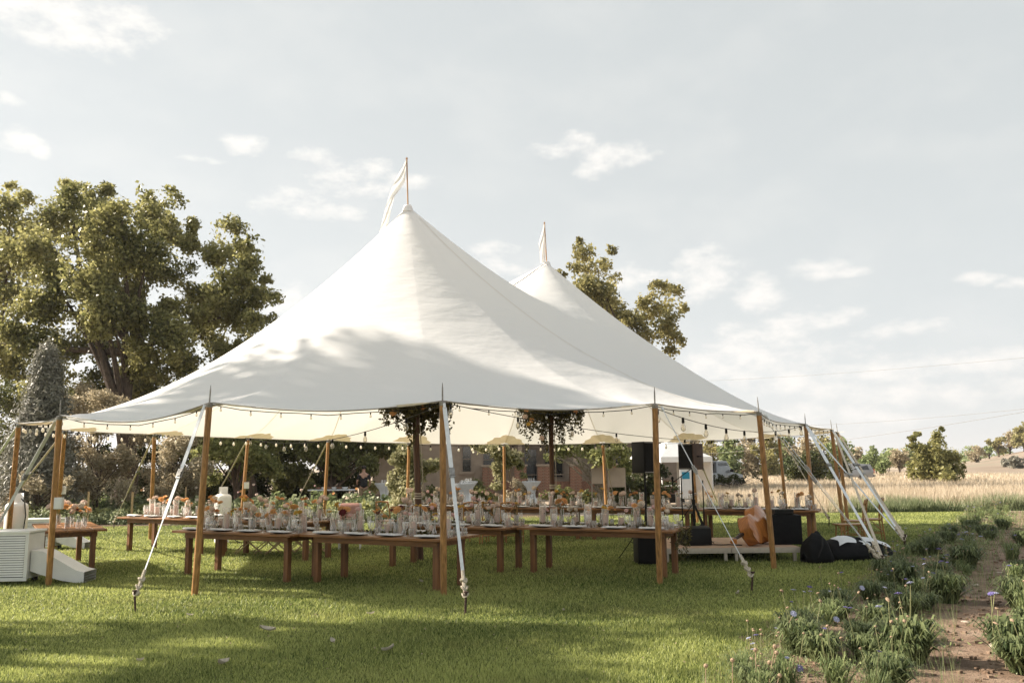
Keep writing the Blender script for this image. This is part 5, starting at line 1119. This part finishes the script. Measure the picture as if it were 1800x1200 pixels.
rf.add([(-ex, -1.2, 3.9 + .9), (HW + ex, -1.2, 4.8), (HW + ex, 4.5, 7.0), (-ex, 4.5, 7.0), (-ex, 10, 4.8), (HW + ex, 10, 4.8)], [(0, 1, 2, 3), (3, 2, 5, 4), (0, 3, 4), (1, 5, 2)]); link('roof', rf.mesh('roof', MT['roof']), house)
link('rear_block', MB().box((HW / 2, 6.2, 2.35), (HW - .1, 6.6, 4.7)).mesh('rear_block', MT['stucco']), house)
# tan canvas awning panels left of hedge
for px0, px1, y0, y1, lab in ((1036, 1056, 808, 850, 'tan canvas screen panel left of the pale-barked trunk side'), (1064, 1094, 822, 856, 'tan canvas screen panel hanging right of the back pole')):
    D = 33; a = at(px0, D); b = at(px1, D); z1_ = PY(px0, y0, D).z; z0_ = PY(px0, y1, D).z
    t = thing('canvas_screen', lab, 'screen', ((a + b) / 2, D, 0), .05); link('panel', MB().box((0, 0, (z0_ + z1_) / 2), (b - a, .03, z1_ - z0_)).mesh('panel', MT['stucco']), t)
    for s in (-1, 1): link('post', MB().tube([(s * (b - a) / 2, .03, 0), (s * (b - a) / 2, .03, z1_)], .025, 6).mesh('post', MT['frame']), t)
# cocktail tables in white stretch covers
def cocktail(label, px, D):
    t = thing('cocktail_table', label, 'table', (at(px, D), D, 0), 0, 'white covered cocktail tables by the house')
    link('stretch_cover', smooth_angle(MB().lathe([(.38, 0), (.30, .12), (.17, .42), (.15, .6), (.22, .82), (.40, 1.04), (.405, 1.07)], 16, wob=lambda a, i: 1 + .06 * math.cos(a * 4) * (i < 3)).mesh('stretch_cover', MT['lampwhite'])), t)
    for k in range(3): link('glass', MB().lathe([(.03, 1.075), (.035, 1.20)], 8, (.1 * k - .1, .05 * k, 0), cap=False).mesh('glass', MT['glass']), t)
cocktail('nearest white cocktail table in the pair right of the middle pole', 815, 33); cocktail('rear cocktail table of the pair right of the middle pole', 822, 37.5)
cocktail('small white cocktail table alone before the porch', 931, 36); cocktail('white cocktail table left of the vine pyramid', 676, 35); cocktail('cocktail table behind the vine near the first mast', 727, 38)
# bar table and person
D = 37; t = thing('buffet_table', 'long white buffet table with dishes in the shade behind the fourth back pole', 'table', (at(585, D), D, 0))
link('tabletop', MB().box((0, 0, .78), (1.9, .7, .05)).mesh('tabletop', MT['lampwhite']), t)
for sx in (-1, 1):
    for sy in (-1, 1): link('leg', MB().tube([(sx * .85, sy * .28, 0), (sx * .85, sy * .28, .75)], .02, 6).mesh('leg', MT['steel']), t)
for q in range(6):
    b_ = link('serving_dish', ms('serving_dish', [(.05, 0), (.13, .05), (.14, .09), (.10, .09)], MT['white'] if q % 2 else MT['brick'], 12), None, (at(562 + q * 9, D), D + .05 * (q % 2), .806)); tag(b_, f"{'white' if q % 2 else 'reddish'} serving dish, {['leftmost','second','third','fourth','fifth','rightmost'][q]} on the shaded buffet table", 'dish', 'dishes on the buffet table')
def person(label, px, D):
    t = thing('person', label, 'person', (at(px, D), D, 0), math.radians(200))
    def skin(nm, jts, eds, mt):
        me = bpy.data.meshes.new(nm); me.from_pydata([j[:3] for j in jts], eds, []); o = link(nm, me, t)
        m_ = o.modifiers.new('s', 'SKIN'); o.modifiers.new('u', 'SUBSURF').levels = 1; o.modifiers[-1].render_levels = 1
        for v_, j in zip(me.skin_vertices[0].data, jts): v_.radius = (j[3], j[4] if len(j) > 4 else j[3])
        me.skin_vertices[0].data[0].use_root = True; me.materials.append(mt); return o
    skin('body', [(0, 0, .95, .15, .10), (0, 0, 1.2, .14, .10), (0, 0, 1.42, .17, .10), (0, .0, 1.52, .055), (0, -.01, 1.60, .075), (0, -.02, 1.72, .07),
                  (-.19, 0, 1.40, .055), (-.27, .02, 1.14, .042), (-.24, -.12, .92, .032), (.19, 0, 1.40, .055), (.27, .0, 1.14, .042), (.22, -.2, 1.0, .032),
                  (-.10, 0, .85, .085), (-.12, 0, .48, .06), (-.13, .02, .08, .042), (-.14, -.14, .035, .035), (.10, 0, .85, .085), (.12, -.03, .48, .06), (.14, .02, .08, .042), (.15, -.14, .035, .035)],
         [(0, 1), (1, 2), (2, 3), (3, 4), (4, 5), (2, 6), (6, 7), (7, 8), (2, 9), (9, 10), (10, 11), (0, 12), (12, 13), (13, 14), (14, 15), (0, 16), (16, 17), (17, 18), (18, 19)], MT['skin'])
    skin('shirt', [(0, 0, .86, .20, .15), (0, 0, 1.2, .175, .12), (0, 0, 1.41, .19, .12), (-.20, 0, 1.39, .07), (-.26, .015, 1.2, .062), (.20, 0, 1.39, .07), (.26, .0, 1.2, .062)], [(0, 1), (1, 2), (2, 3), (3, 4), (2, 5), (5, 6)], MT['shirt'])
    skin('trousers', [(0, 0, 1.0, .18, .13), (-.10, 0, .84, .10), (-.12, 0, .48, .075), (-.13, .02, .10, .06), (.10, 0, .84, .10), (.12, -.03, .48, .075), (.14, .02, .10, .06)], [(0, 1), (1, 2), (2, 3), (0, 4), (4, 5), (5, 6)], MT['khaki'])
    link('hair', smooth_angle(MB().lathe([(.08, -.05), (.095, .0), (.085, .06), (.04, .09), (.0, .095)], 12, (0, .015, 1.70), cap=False).mesh('hair', MT['hair'])), t)
person('person in a black shirt and khaki trousers standing in shade near the buffet', 640, 35.5)
# ------------------------------------------------------------------ pop-up canopy, banner, vehicles
D = 42; cx = at(1172, D); t = thing('popup_canopy', 'white pop-up canopy tent behind the left loudspeaker', 'canopy', (cx, D, 0), math.radians(24))
w2 = 1.45; zt = 2.05
mb = MB(); mb.add([(-w2, -w2, zt), (w2, -w2, zt), (w2, w2, zt), (-w2, w2, zt), (0, 0, zt + .85)], [(0, 1, 4), (1, 2, 4), (2, 3, 4), (3, 0, 4)]); link('peaked_top', mb.mesh('peaked_top', MT['white']), t)
mb = MB(); [mb.box(c_, d_) for c_, d_ in (((0, -w2, zt - .12), (2 * w2 - .04, .02, .25)), ((0, w2, zt - .12), (2 * w2 - .04, .02, .25)), ((-w2, 0, zt - .12), (.02, 2 * w2, .25)), ((w2, 0, zt - .12), (.02, 2 * w2, .25)))]; link('valance', mb.mesh('valance', MT['white']), t)
link('side_panel', MB().box((w2, 0, (zt - .25) / 2), (.02, 2 * w2 - .02, zt - .26)).mesh('side_panel', MT['white']), t)
for sx in (-1, 1):
    for sy in (-1, 1): link('leg', MB().tube([(sx * (w2 - .03), sy * (w2 - .03), 0), (sx * (w2 - .03), sy * (w2 - .03), zt)], .03, 6).mesh('leg', MT['white_dull']), t)
D = 38; t = thing('banner', 'white upright banner with a blue square behind the microphone stand', 'banner', (at(1201, D), D, 0), .1)
link('panel', MB().box((0, 0, .9), (.62, .03, 1.35)).mesh('panel', MT['white']), t); link('blue_print', MB().box((-.05, -.02, 1.22), (.34, .008, .30)).mesh('blue_print', MT['blue']), t)
link('foot', MB().box((0, 0, .03), (.6, .4, .05)).mesh('foot', MT['steel']), t)
D = 40.0; t = thing('folding_table', 'white folding table with dark crates before the pop-up canopy', 'table', (at(1166, D), D, 0)); link('tabletop', MB().box((0, 0, .73), (1.5, .6, .04)).mesh('tabletop', MT['white']), t)
for sx in (-1, 1): link('leg', MB().tube([(sx * .6, 0, 0), (sx * .6, 0, .72)], .02, 6).mesh('leg', MT['steel']), t)
for q, (px, w_, h_) in enumerate(((1157, .35, .55), (1178, .42, .38), (1190, .3, .3))): tag(link('black_crate', bevel_mesh(MB().box((0, 0, h_ / 2), (w_, .35, h_)).mesh('black_crate', MT['dark']), .02, 1), None, (at(px, D - .8), D - .8, 0)), ['tall black crate leftmost before the folding table', 'wide black crate middle before the folding table', 'small black crate rightmost before the folding table'][q], 'crate', 'black crates by the folding table')
def vehicle(label, cat, name, px, D, rz, pickup):
    t = thing(name, label, cat, (at(px, D), D, 0), rz); W = 1.85
    if pickup: prof = [(-2.7, .45), (-2.7, 1.15), (-.75, 1.18), (-.55, 1.85), (.75, 1.88), (1.25, 1.20), (2.5, 1.05), (2.65, .5)]
    else: prof = [(-2.2, .4), (-2.25, 1.0), (-2.0, 1.55), (-.2, 1.65), (.7, 1.1), (2.1, .95), (2.2, .45)]
    n = len(prof); vs = []
    for s in (-1, 1): vs += [(x_, s * W / 2 * (.86 if z_ > 1.4 else 1), z_) for x_, z_ in prof]
    b = MB(); b.add(vs, [tuple(range(n)), tuple(range(2 * n - 1, n - 1, -1))] + [(i, i + n, (i + 1) % n + n, (i + 1) % n) for i in range(n)]); link('body', bevel_mesh(b.mesh('body', MT['paint_silver']), .05, 2), t)
    g = MB()
    if pickup:
        for s in (-1, 1): g.add([(-.48, s * (W / 2 * .97), 1.25), (-.38, s * W / 2 * .89, 1.75), (.66, s * W / 2 * .89, 1.78), (1.05, s * W / 2 * .97, 1.25)], [(0, 1, 2, 3)])
        g.box((1.02, 0, 1.53), (.03, 1.45, .62), R=Matrix.Rotation(-.63, 3, 'Y')); g.box((-.70, 0, 1.5), (.03, 1.4, .42), R=Matrix.Rotation(.28, 3, 'Y'))
    else:
        for s in (-1, 1): g.add([(-1.9, s * W / 2 * .97, 1.08), (-1.75, s * W / 2 * .88, 1.48), (-.25, s * W / 2 * .88, 1.56), (.45, s * W / 2 * .97, 1.1)], [(0, 1, 2, 3)])
        g.box((.30, 0, 1.38), (.03, 1.4, .68), R=Matrix.Rotation(-1.0, 3, 'Y')); g.box((-2.15, 0, 1.3), (.03, 1.4, .42), R=Matrix.Rotation(.42, 3, 'Y'))
    link('window_glass', g.mesh('window_glass', MT['pane']), t); L_ = 2.62 if pickup else 2.2
    for s in (-1, 1):
        for x_ in (-L_ * .62, L_ * .62): wh = link('wheel', MB().tube([(x_, s * (W / 2 - .16), .36), (x_, s * (W / 2 + .03), .36)], .36, 18).mesh('wheel', MT['rubber']), t); link('rim', MB().tube([(x_, s * (W / 2), .36), (x_, s * (W / 2 + .045), .36)], .2, 12).mesh('rim', MT['steel']), wh)
        link('tail_light', MB().box((-L_ - .09, s * .82, .95), (.06, .14, .36)).mesh('tail_light', MT['taillight']), t)
        link('headlight', MB().box((L_ - .02, s * .7, .85), (.06, .3, .14)).mesh('headlight', MT['glass']), t)
        link('wing_mirror', MB().box((.9, s * 1.05, 1.3), (.12, .2, .16)).mesh('wing_mirror', MT['dark']), t)
    link('bumper', MB().box((-L_ - .12, 0, .52), (.12, 1.7, .16)).box((L_ + .08, 0, .5), (.12, 1.7, .16)).mesh('bumper', MT['steel']), t)
vehicle('silver pickup truck parked behind the right loudspeaker', 'truck', 'pickup_truck', 1240, 52, math.radians(48), True)
vehicle('silver car parked behind the rear right tent poles', 'car', 'parked_car', 1478, 78, math.radians(160), False)
# ------------------------------------------------------------------ power lines
def pl(label, a, b, sag):
    t = thing('power_line', label, 'power line', a); pts = [p - Vector(a) for p in sagline(Vector(a), Vector(b), sag, 20)]; link('wire', MB().tube(pts, .015, 4).mesh('wire', MT['wire']), t)
pl('uppermost faint power line crossing the sky right of the tent', PY(2050, 604, 60), PY(1150, 672, 120), .5)
pl('middle power line rising to the right above the field', PY(2050, 690, 55), PY(1250, 748, 120), .8)
pl('lowest power line crossing before the willow bush', PY(2050, 690 - 12, 48), PY(1150, 800, 110), .9)
for lab, p in (('utility pole outside the right edge of the photo', PY(2050, 690, 52)),):
    t = thing('utility_pole', lab, 'pole', (p.x, p.y, 0)); link('pole', MB().tube([(0, 0, 0), (0, 0, 11.5)], [.17, .11], 10).mesh('pole', MT['bark']), t); link('crossarm', MB().box((0, 0, 10.6), (2.4, .12, .14)).mesh('crossarm', MT['bark']), t)
# ------------------------------------------------------------------ flower border along the path
BPETAL = mat('scabiosa_petals', (.26, .22, .50), .6, .15, 20, trans=.3); BPALE = mat('pale_scabiosa_petals', (.50, .52, .68), .6, .1, 20, trans=.3); SEED = mat('dry_seedhead', (.40, .28, .18), .8, .2, 30)
def scab(m_):
    vs = []; fs = []
    for l in range(2):
        for k in range(9):
            a = 6.283 * (k + .5 * l) / 9; r = .028 - .009 * l; c_, s_ = math.cos(a), math.sin(a); o = len(vs); z = .004 * l
            vs += [(c_ * .006, s_ * .006, z), (c_ * r * .7 - s_ * .008, s_ * r * .7 + c_ * .008, z + .003), (c_ * r, s_ * r, z), (c_ * r * .7 + s_ * .008, s_ * r * .7 - c_ * .008, z + .003)]; fs.append((o, o + 1, o + 2, o + 3))
    mb = MB(); mb.add(vs, fs); mb.lathe([(.003, -.006), (.009, .004), (.001, .010)], 7); return mb.mesh('blossom', m_)
SC = [scab(BPETAL), scab(BPALE)]; SH_ = MB().lathe([(.002, -.012), (.012, -.004), (.014, .006), (.006, .014)], 8).mesh('seedhead', SEED)
STALK = [MB().tube([(0, 0, 0), (.012 * q, .01, .5), (.045 * q, .02, 1)], .0035, 4).mesh('flower_stalk', mat('stalk_%d' % q, (.22, .22, .10), .7, .15, 10)) for q in (-1, 1, 2)]
def rosette(r, h, n, seed, wleaf=.011):
    """arching strap leaves, three segments each"""
    g = np.random.default_rng(seed); a = g.random(n) * 6.283; ln = h * (.55 + .75 * g.random(n)); out = r * (.35 + .75 * g.random(n)); rb = r * .45 * np.sqrt(g.random(n)); th = g.random(n) * 6.283
    bx = rb * np.cos(th); by = rb * np.sin(th); ca, sa = np.cos(a), np.sin(a); V = []; w_ = wleaf * (.6 + .8 * g.random(n))
    for u, z, ww in ((0, 0, .5), (.35, .62, 1.0), (.75, 1.0, .8), (1.0, .86, .08)):
        z = z - .5 * max(0, u - .7) * g.random(n); x = bx + ca * out * u; y = by + sa * out * u; zz = np.maximum(ln * z, .003 * 1)
        V.append(np.stack([x - sa * w_ * ww, y + ca * w_ * ww, zz], -1)); V.append(np.stack([x + sa * w_ * ww, y - ca * w_ * ww, zz], -1))
    V = np.stack(V, 1).reshape(-1, 3); o = np.arange(n)[:, None] * 8; F_ = np.concatenate([o + [0, 1, 3, 2], o + [2, 3, 5, 4], o + [4, 5, 7, 6]], 1).reshape(-1, 4)
    t_ = np.repeat(np.clip(g.normal(.45, .28, n), 0, 1), 3); return V, F_, t_
ROS = []
for s_ in range(5):
    V, F_, t_ = rosette(.24, .25, 430, s_); ROS.append(np_mesh('leaves', V, F_, LF['border'], t_))
ROSD = []
for s_ in range(3):
    V, F_, t_ = rosette(.22, .30, 150, s_ + 20, .007); ROSD.append(np_mesh('leaves', V, F_, LF['sage'], t_))
def bplant(label, x, y, s, kind, fl, group, hs=1.0):
    t = thing('scabiosa_plant' if kind == 0 else 'wiry_weed', label, 'plant', (x, y, .012), RND.uniform(0, 6.28), group); t.scale = (s, s, s * hs)
    link('leaves', (ROS if kind == 0 else ROSD)[RND.randrange(5 if kind == 0 else 3)], t)
    for q in fl:
        a = RND.uniform(0, 6.28); r = RND.uniform(.02, .2); h = RND.uniform(.34, .62) / hs; m_ = STALK[RND.randrange(3)]
        st = link('flower_stalk', m_, t, (math.cos(a) * r, math.sin(a) * r, 0)); st.scale = (1, 1, h); st.rotation_euler = (RND.uniform(-.15, .15), RND.uniform(-.15, .15), 0)
        k_ = {'b': SC[0], 'p': SC[1], 's': SH_}[q]; tipx = m_.vertices[len(m_.vertices) - 1].co; bpy.context.view_layer
        bo = link('blossom' if q != 's' else 'seedhead', k_, st, (tipx.x, tipx.y, 1.0)); bo.scale = (1.15, 1.15, 1.15 / h); bo.rotation_euler = (RND.uniform(.2, .8), RND.uniform(-.4, .4), 0)
PXL = [(1600,1150,1.35,'left row, big dark clump by the bottom edge'), (1410,1130,1.0,''), (1590,1170,1.0,''), (1790,1140,1.2,''), (1660,1050,1.0,''), (1595,1020,1.0,''), (1795,1050,1.1,''), (1560,1060,.8,''), (1700,985,1.15,''), (1660,980,1.0,''), (1735,950,1.1,''),(1690,940,1.0,''),(1640,960,.9,'')]
npl = 0
def w_of(px, py): g = G(px, py); return g.x, g.y
special = [((1600,1165), 1.15, 'big dark leafy scabiosa clump at the bottom right beside the soil path', 'ppbs'), ((1405,1150), .95, 'fan-leaved plant on the lawn edge near the bottom of the photo', 'ss'), ((1445,1165), .8, 'grey green leafy plant right of the fan-leaved plant at the lawn edge', 'b'),
           ((1785,1160), 1.1, 'large leafy clump right of the path at the bottom right corner', 'bps'), ((1665,1060), 1.1, 'dark green scabiosa clump midway along the path with a violet bloom', 'bb'), ((1590,1035), 1.1, 'dark clump between the lawn and the middle of the path', 'bs'),
           ((1795,1070), 1.1, 'leafy clump right of the path at the right frame edge', 'pb'), ((1700,1000), 1.15, 'dark leafy clump left of the path farther back', 'pp'), ((1640,975), 1.0, 'low clump at the lawn edge near the last tent stake', 's')]
for (px, py), s, lab, fl in special: x, y = w_of(px, py); bplant(lab, x, y, s, 0, fl, None)
for row in range(3):
    for k in range(64):
        y = 6.4 * (29.0 / 6.4) ** (k / 63.0) + RND.uniform(-.2, .2)
        if row == 0: x = lawn_x(y) + RND.uniform(.05, .45)
        elif row == 1: x = lawn_x(y) + RND.uniform(.75, 1.3)
        else: x = path_r(y) + RND.uniform(.25, .85 + y * .03)
        if row < 2 and k % 3 == 1: continue
        kind = 0 if RND.random() < .5 else 1
        fl = ''.join(RND.choice('ssssbp') for _ in range(RND.choice((1, 2, 3, 5))))
        bplant(f"{['leafy', 'wiry seeding'][kind]} plant {['along the lawn edge', 'on the left of the soil path', 'on the right of the soil path'][row]}, {NTH(k + 1)} spot from the camera", x, y, RND.uniform(.55, .92), kind, fl, ['lawn edge row of border plants', 'path side row of border plants', 'border plants right of the path'][row] + (', leafy' if kind == 0 else ', wiry'), RND.uniform(.7, 1.05)); npl += 1
for i, (px, py) in enumerate([(1815,1120),(1810,1090),(1800,1185),(1785,1030),(1795,1015),(1780,985),(1798,960)]):
    x, y = w_of(px, py); bplant(f"tangled plant right of the soil path by the right frame edge, {NTH(i + 1)} one added to the clump" if False else ['low plant right of the path just above the corner clump', 'plant cut by the right frame edge above the corner clump', 'plant at the bottom edge right of the path', 'plant right of the path beside the stone', 'plant at the right frame edge beyond the stone', 'small plant right of the path where it narrows', 'far small plant at the right frame edge'][i], x, y, RND.uniform(.7, 1.0), i % 2, 'sbs'[:1 + i % 3], None)
# dry seedhead stalks standing at the lawn edge
for qi, (px, py, px2, py2) in enumerate(((1331,1225,1332,1142),(1344,1215,1355,1164),(1352,1215,1368,1147),(1350,1222,1366,1136),(1378,1215,1389,1175),(1360,1225,1372,1192),(1240,1225,1243,1170),(1288,1215,1290,1160))):
    g = G(px, py); h = max(.15, (PY(px2, py2, g.y).z)); t = thing('dry_seedhead_stalk', f"dry seedhead stalk, {['leftmost of the main bunch','second of the main bunch','third of the main bunch','tallest of the main bunch','rightmost of the main bunch','shortest of the main bunch','lone one farthest left','lone one left of the bunch'][qi]}, bottom lawn edge", 'seedhead', (g.x, g.y, 0), 0, 'dry seedheads at the bottom lawn edge'); dx = at(px2, g.y) - at(px, g.y)
    link('stalk', MB().tube([(0, 0, 0), (dx * .4, 0, h * .5), (dx, 0, h)], .0035, 5).mesh('stalk', MT['straw'] if 'straw' in MT else SEED), t); b_ = link('seedhead', SH_, t, (dx, 0, h)); b_.scale = (1.3,) * 3
for px, py, px2, py2, m_, lab in ((1364,1140,1373,1078,1,'pale bloom on a tall thin stem, leftmost over the lawn edge'),(1434,1125,1445,1088,1,'pale blue nodding bloom over the lawn near the fan-leaved plant'),(1480,1075,1492,1033,1,'pale violet bloom highest over the lawn below the tent stakes'),(1378,1200,1378,1174,0,'violet scabiosa flower low at the lawn edge by the dry seedheads')):
    g = G(px, py + 12); h = max(.12, PY(px2, py2, g.y).z); t = thing('scabiosa_flower', lab, 'flower', (g.x, g.y, 0), 0, 'thin-stemmed flowers over the lawn edge')
    link('stalk', MB().tube([(0, 0, 0), ((at(px2, g.y) - g.x) * .4, 0, h * .5), (at(px2, g.y) - g.x, 0, h)], .003, 5).mesh('stalk', SEED), t); b_ = link('blossom', SC[m_], t, (at(px2, g.y) - g.x, 0, h)); b_.rotation_euler = (.9, .2, 0); b_.scale = (1.2,) * 3
# ground cover and pebbles between the plants
n = 26000; Y = 5.6 * (29 / 5.6) ** NR.random(n); lo_ = np.interp(Y, eys, exs) - .15; X = lo_ + NR.random(n) ** 1.0 * (4.5 + Y * .1)
pr_ = np.interp(Y, PRY, PRX); pl_ = np.interp(Y, eys, exs) + 1.35
keep = ((X < pl_) | (X > pr_ + .1) | (NR.random(n) < .10)) & (np.sin(X * 2.3 + Y) + np.sin(Y * 3.1 - X * 1.2) + NR.normal(size=n) * .6 > -.3); X, Y = X[keep], Y[keep]; n = len(X)
P = np.column_stack([X, Y, .012 + .07 * NR.random(n) ** 2]); V, Fc = leaves(P, .020 * 1.0, np.tile([0, 0, .6], (n, 1)), .35, var=.6); V = V.reshape(n, 4, 3); sc_ = np.maximum(1, Y / 10)[:, None, None]; V = (V - P[:, None]) * sc_ + P[:, None]
tag(link('border_ground_cover', np_mesh('border_ground_cover', V.reshape(-1, 3), Fc, LF['sage'], NR.random(n))), 'low weedy ground cover scattered through the flower border', 'weeds', kind='stuff')
n = 5500; Y = 5.8 * (29 / 5.8) ** NR.random(n); X = np.interp(Y, eys, exs) - .25 + NR.random(n) * 2.0; X = np.where(NR.random(n) < .25, np.interp(Y, PRY, PRX) + .1 + NR.random(n) * 1.6, X); hgt = NR.uniform(.08, .36, n); a = NR.random(n) * 6.283; wd = .0019 * np.maximum(1, Y / 9)
la = NR.random(n) * 6.283; ll = hgt * .5 * NR.random(n); V = np.stack([np.stack([X - np.cos(a) * wd, Y - np.sin(a) * wd, np.zeros(n)], -1), np.stack([X + np.cos(a) * wd, Y + np.sin(a) * wd, np.zeros(n)], -1), np.stack([X + np.cos(la) * ll, Y + np.sin(la) * ll, hgt], -1)], 1).reshape(-1, 3)
tag(link('border_dry_stems', np_mesh('border_dry_stems', V, np.arange(3 * n).reshape(n, 3), LF['sage'], NR.random(n))), 'thin wispy dry stems tangled through the flower border', 'weeds', kind='stuff')
n = 1500; Y = 5.8 * (24 / 5.8) ** NR.random(n); X = np.interp(Y, eys, exs) + .3 + NR.random(n) * (3.2 + Y * .05); mb = MB()
for x, y in zip(X, Y):
    s = RND.uniform(.006, .022) * (1 + y * .03); a = RND.uniform(0, 3); mb.box((x, y, .010 + s * .3), (s * 2, s * 1.4, s), rz=a)
tag(link('soil_clods', mb.mesh('soil_clods', GM_dirt)), 'loose clods and small stones on the bare soil path', 'soil', kind='stuff')
for i, (px, py, s) in enumerate(((1715,1030,.05),(1752,1140,.07),(1640,1098,.045),(1697,1095,.035),(1757,1008,.04))):
    g = G(px, py); mb = MB(); mb.lathe([(s, 0), (s * 1.15, s * .25), (s * .8, s * .5), (.001, s * .55)], 9, wob=lambda a, i_: 1 + .2 * math.sin(a * 2 + i)); o = link('stone', smooth_angle(mb.mesh('stone', mat('stone_%d' % i, (.46, .38, .30), .9, .15, 30, .5, 60))), None, (g.x, g.y, .008), i); tag(o, ['pale stone midway along the soil path', 'flat pale stone low on the right of the path', 'small stone left of the path centre', 'little stone in the middle of the soil path', 'stone farther up the path'][i], 'stone', 'stones on the path')
n = 420; Y = 6.0 * (20 / 6.0) ** NR.random(n); X = -.6 * Y + NR.random(n) * (np.interp(Y, eys, exs) + .6 * Y); V, Fc = leaves(np.column_stack([X, Y, np.full(n, .036)]), .013, np.tile([0, 0, 2.0], (n, 1)), .5)
tag(link('leaf_litter', np_mesh('leaf_litter', V, Fc, LF['straw'], NR.random(n))), 'tiny scattered bits of dry leaf litter over the lawn', 'leaf litter', kind='stuff')
# fallen pale leaves on the lawn
for i, (px, py, s, lab) in enumerate(((470,1113,.085,'long pale curled leaf lying on the left lawn'), (390,1173,.085,'pale upright leaf at the bottom left of the lawn'), (245,1168,.05,'small pale leaf upright nearest the bottom left corner'), (683,1148,.07,'narrow twisted pale leaf on the lawn below the middle pole'), (586,1134,.06,'thin scrap of pale leaf on the shaded lawn'), (333,1086,.04,'tiny pale leaf right of the left stake'), (990,1078,.05,'small tan leaf on the lawn right of the blue strap stake'), (651,1084,.05,'reddish dry leaf on the lawn left of the blue strap'), (1298,1047,.06,'tan dry leaf beside the right front stake'), (741,1026,.05,'tan leaf on the grass under the front table end'))):
    g = G(px, py); vs = []; fs = []
    for a in range(5):
        for b_ in range(3): u = a / 4 - .5; v = b_ - 1; w_ = .35 * (1 - (2 * u) ** 2) + .03; vs.append((u * 2 * s, v * w_ * s, .5 * s * (u * u * 2 + abs(v) * .7)))
    for a in range(4):
        for b_ in range(2): q = a * 3 + b_; fs.append((q, q + 3, q + 4, q + 1))
    o = link('fallen_leaf', MB().add(vs, fs).mesh('fallen_leaf', MT['leaflitter'], True), None, (g.x, g.y, .034), i * 1.3); o.rotation_euler = (.35, .15, i * 1.3); tag(o, lab, 'leaf', 'fallen leaves on the lawn')
# ------------------------------------------------------------------ shade trees just outside the left edge of the photo
def shade(label, c_, r, n, seed, base, dens=60, leaf=.13, gap=-.1, sq=.8):
    r0 = random.Random(seed); b = []
    for q in range(n):
        d = Vector((r0.gauss(0, 1), r0.gauss(0, 1), r0.gauss(0, .8))).normalized() * r0.uniform(.2, 1); b += subblobs((c_[0] + d.x * r[0], c_[1] + d.y * r[1], c_[2] + d.z * r[2]), .85 * r0.uniform(.6, 1.2), 4, r0, f=.5)
    tree('shade_tree', label, 'tree', base, b, leaf, dens, 'cotton', trunk_r=.3, gap=gap)
shade('tall shade tree left of the camera outside the photo', (-20.5, 11.2, 11.2), (3.2, 3.2, 3.0), 26, 5, (-20.5, 11, 0), dens=60)
shade('second shade tree outside the left edge beside the tent', (-21.5, 16.3, 13.9), (3.2, 2.4, 2.5), 24, 9, (-21.5, 18, 0), dens=45)
shade('third smaller shade tree left of the camera outside the photo', (-13.5, 7.3, 6.6), (2.0, 2.0, 2.2), 11, 3, (-13.5, 7.2, 0), dens=40)

# far treeline reading as one mass, and the air
P = []
for px in range(1488, 1760, 3):
    D = 300 + 30 * math.sin(px * .05); h = 3.6 + 2.2 * math.sin(px * .09) + 1.4 * math.sin(px * .23 + 1); x = at(px, D); n = 90
    P.append(np.column_stack([NR.normal(x, .9, n), NR.normal(D, 3, n), max(1.2, h) * NR.random(n) ** .7]))
P = np.concatenate(P); V, Fc = leaves(P, .42, np.tile([0, -.3, .5], (len(P), 1)), .8); tag(link('far_treeline', np_mesh('far_treeline', V, Fc, LF['sage'], np.clip(.5 + .4 * wavy(P, .4, 1) + NR.normal(size=len(P)) * .2, 0, 1))), 'hazy far treeline along the horizon left of the hillside', 'trees', kind='stuff')
hz = bpy.data.materials.new('haze'); hz.use_nodes = True; t_ = hz.node_tree; t_.nodes.clear(); o_ = t_.nodes.new('ShaderNodeOutputMaterial'); v_ = t_.nodes.new('ShaderNodeVolumePrincipled')
v_.inputs['Color'].default_value = (.93, .95, 1.0, 1); v_.inputs['Density'].default_value = HAZE; v_.inputs['Anisotropy'].default_value = .3; t_.links.new(v_.outputs[0], o_.inputs['Volume'])
tag(link('haze', MB().box((0, 4400, 79), (11000, 10400, 162)).mesh('haze', hz)), kind='stuff')
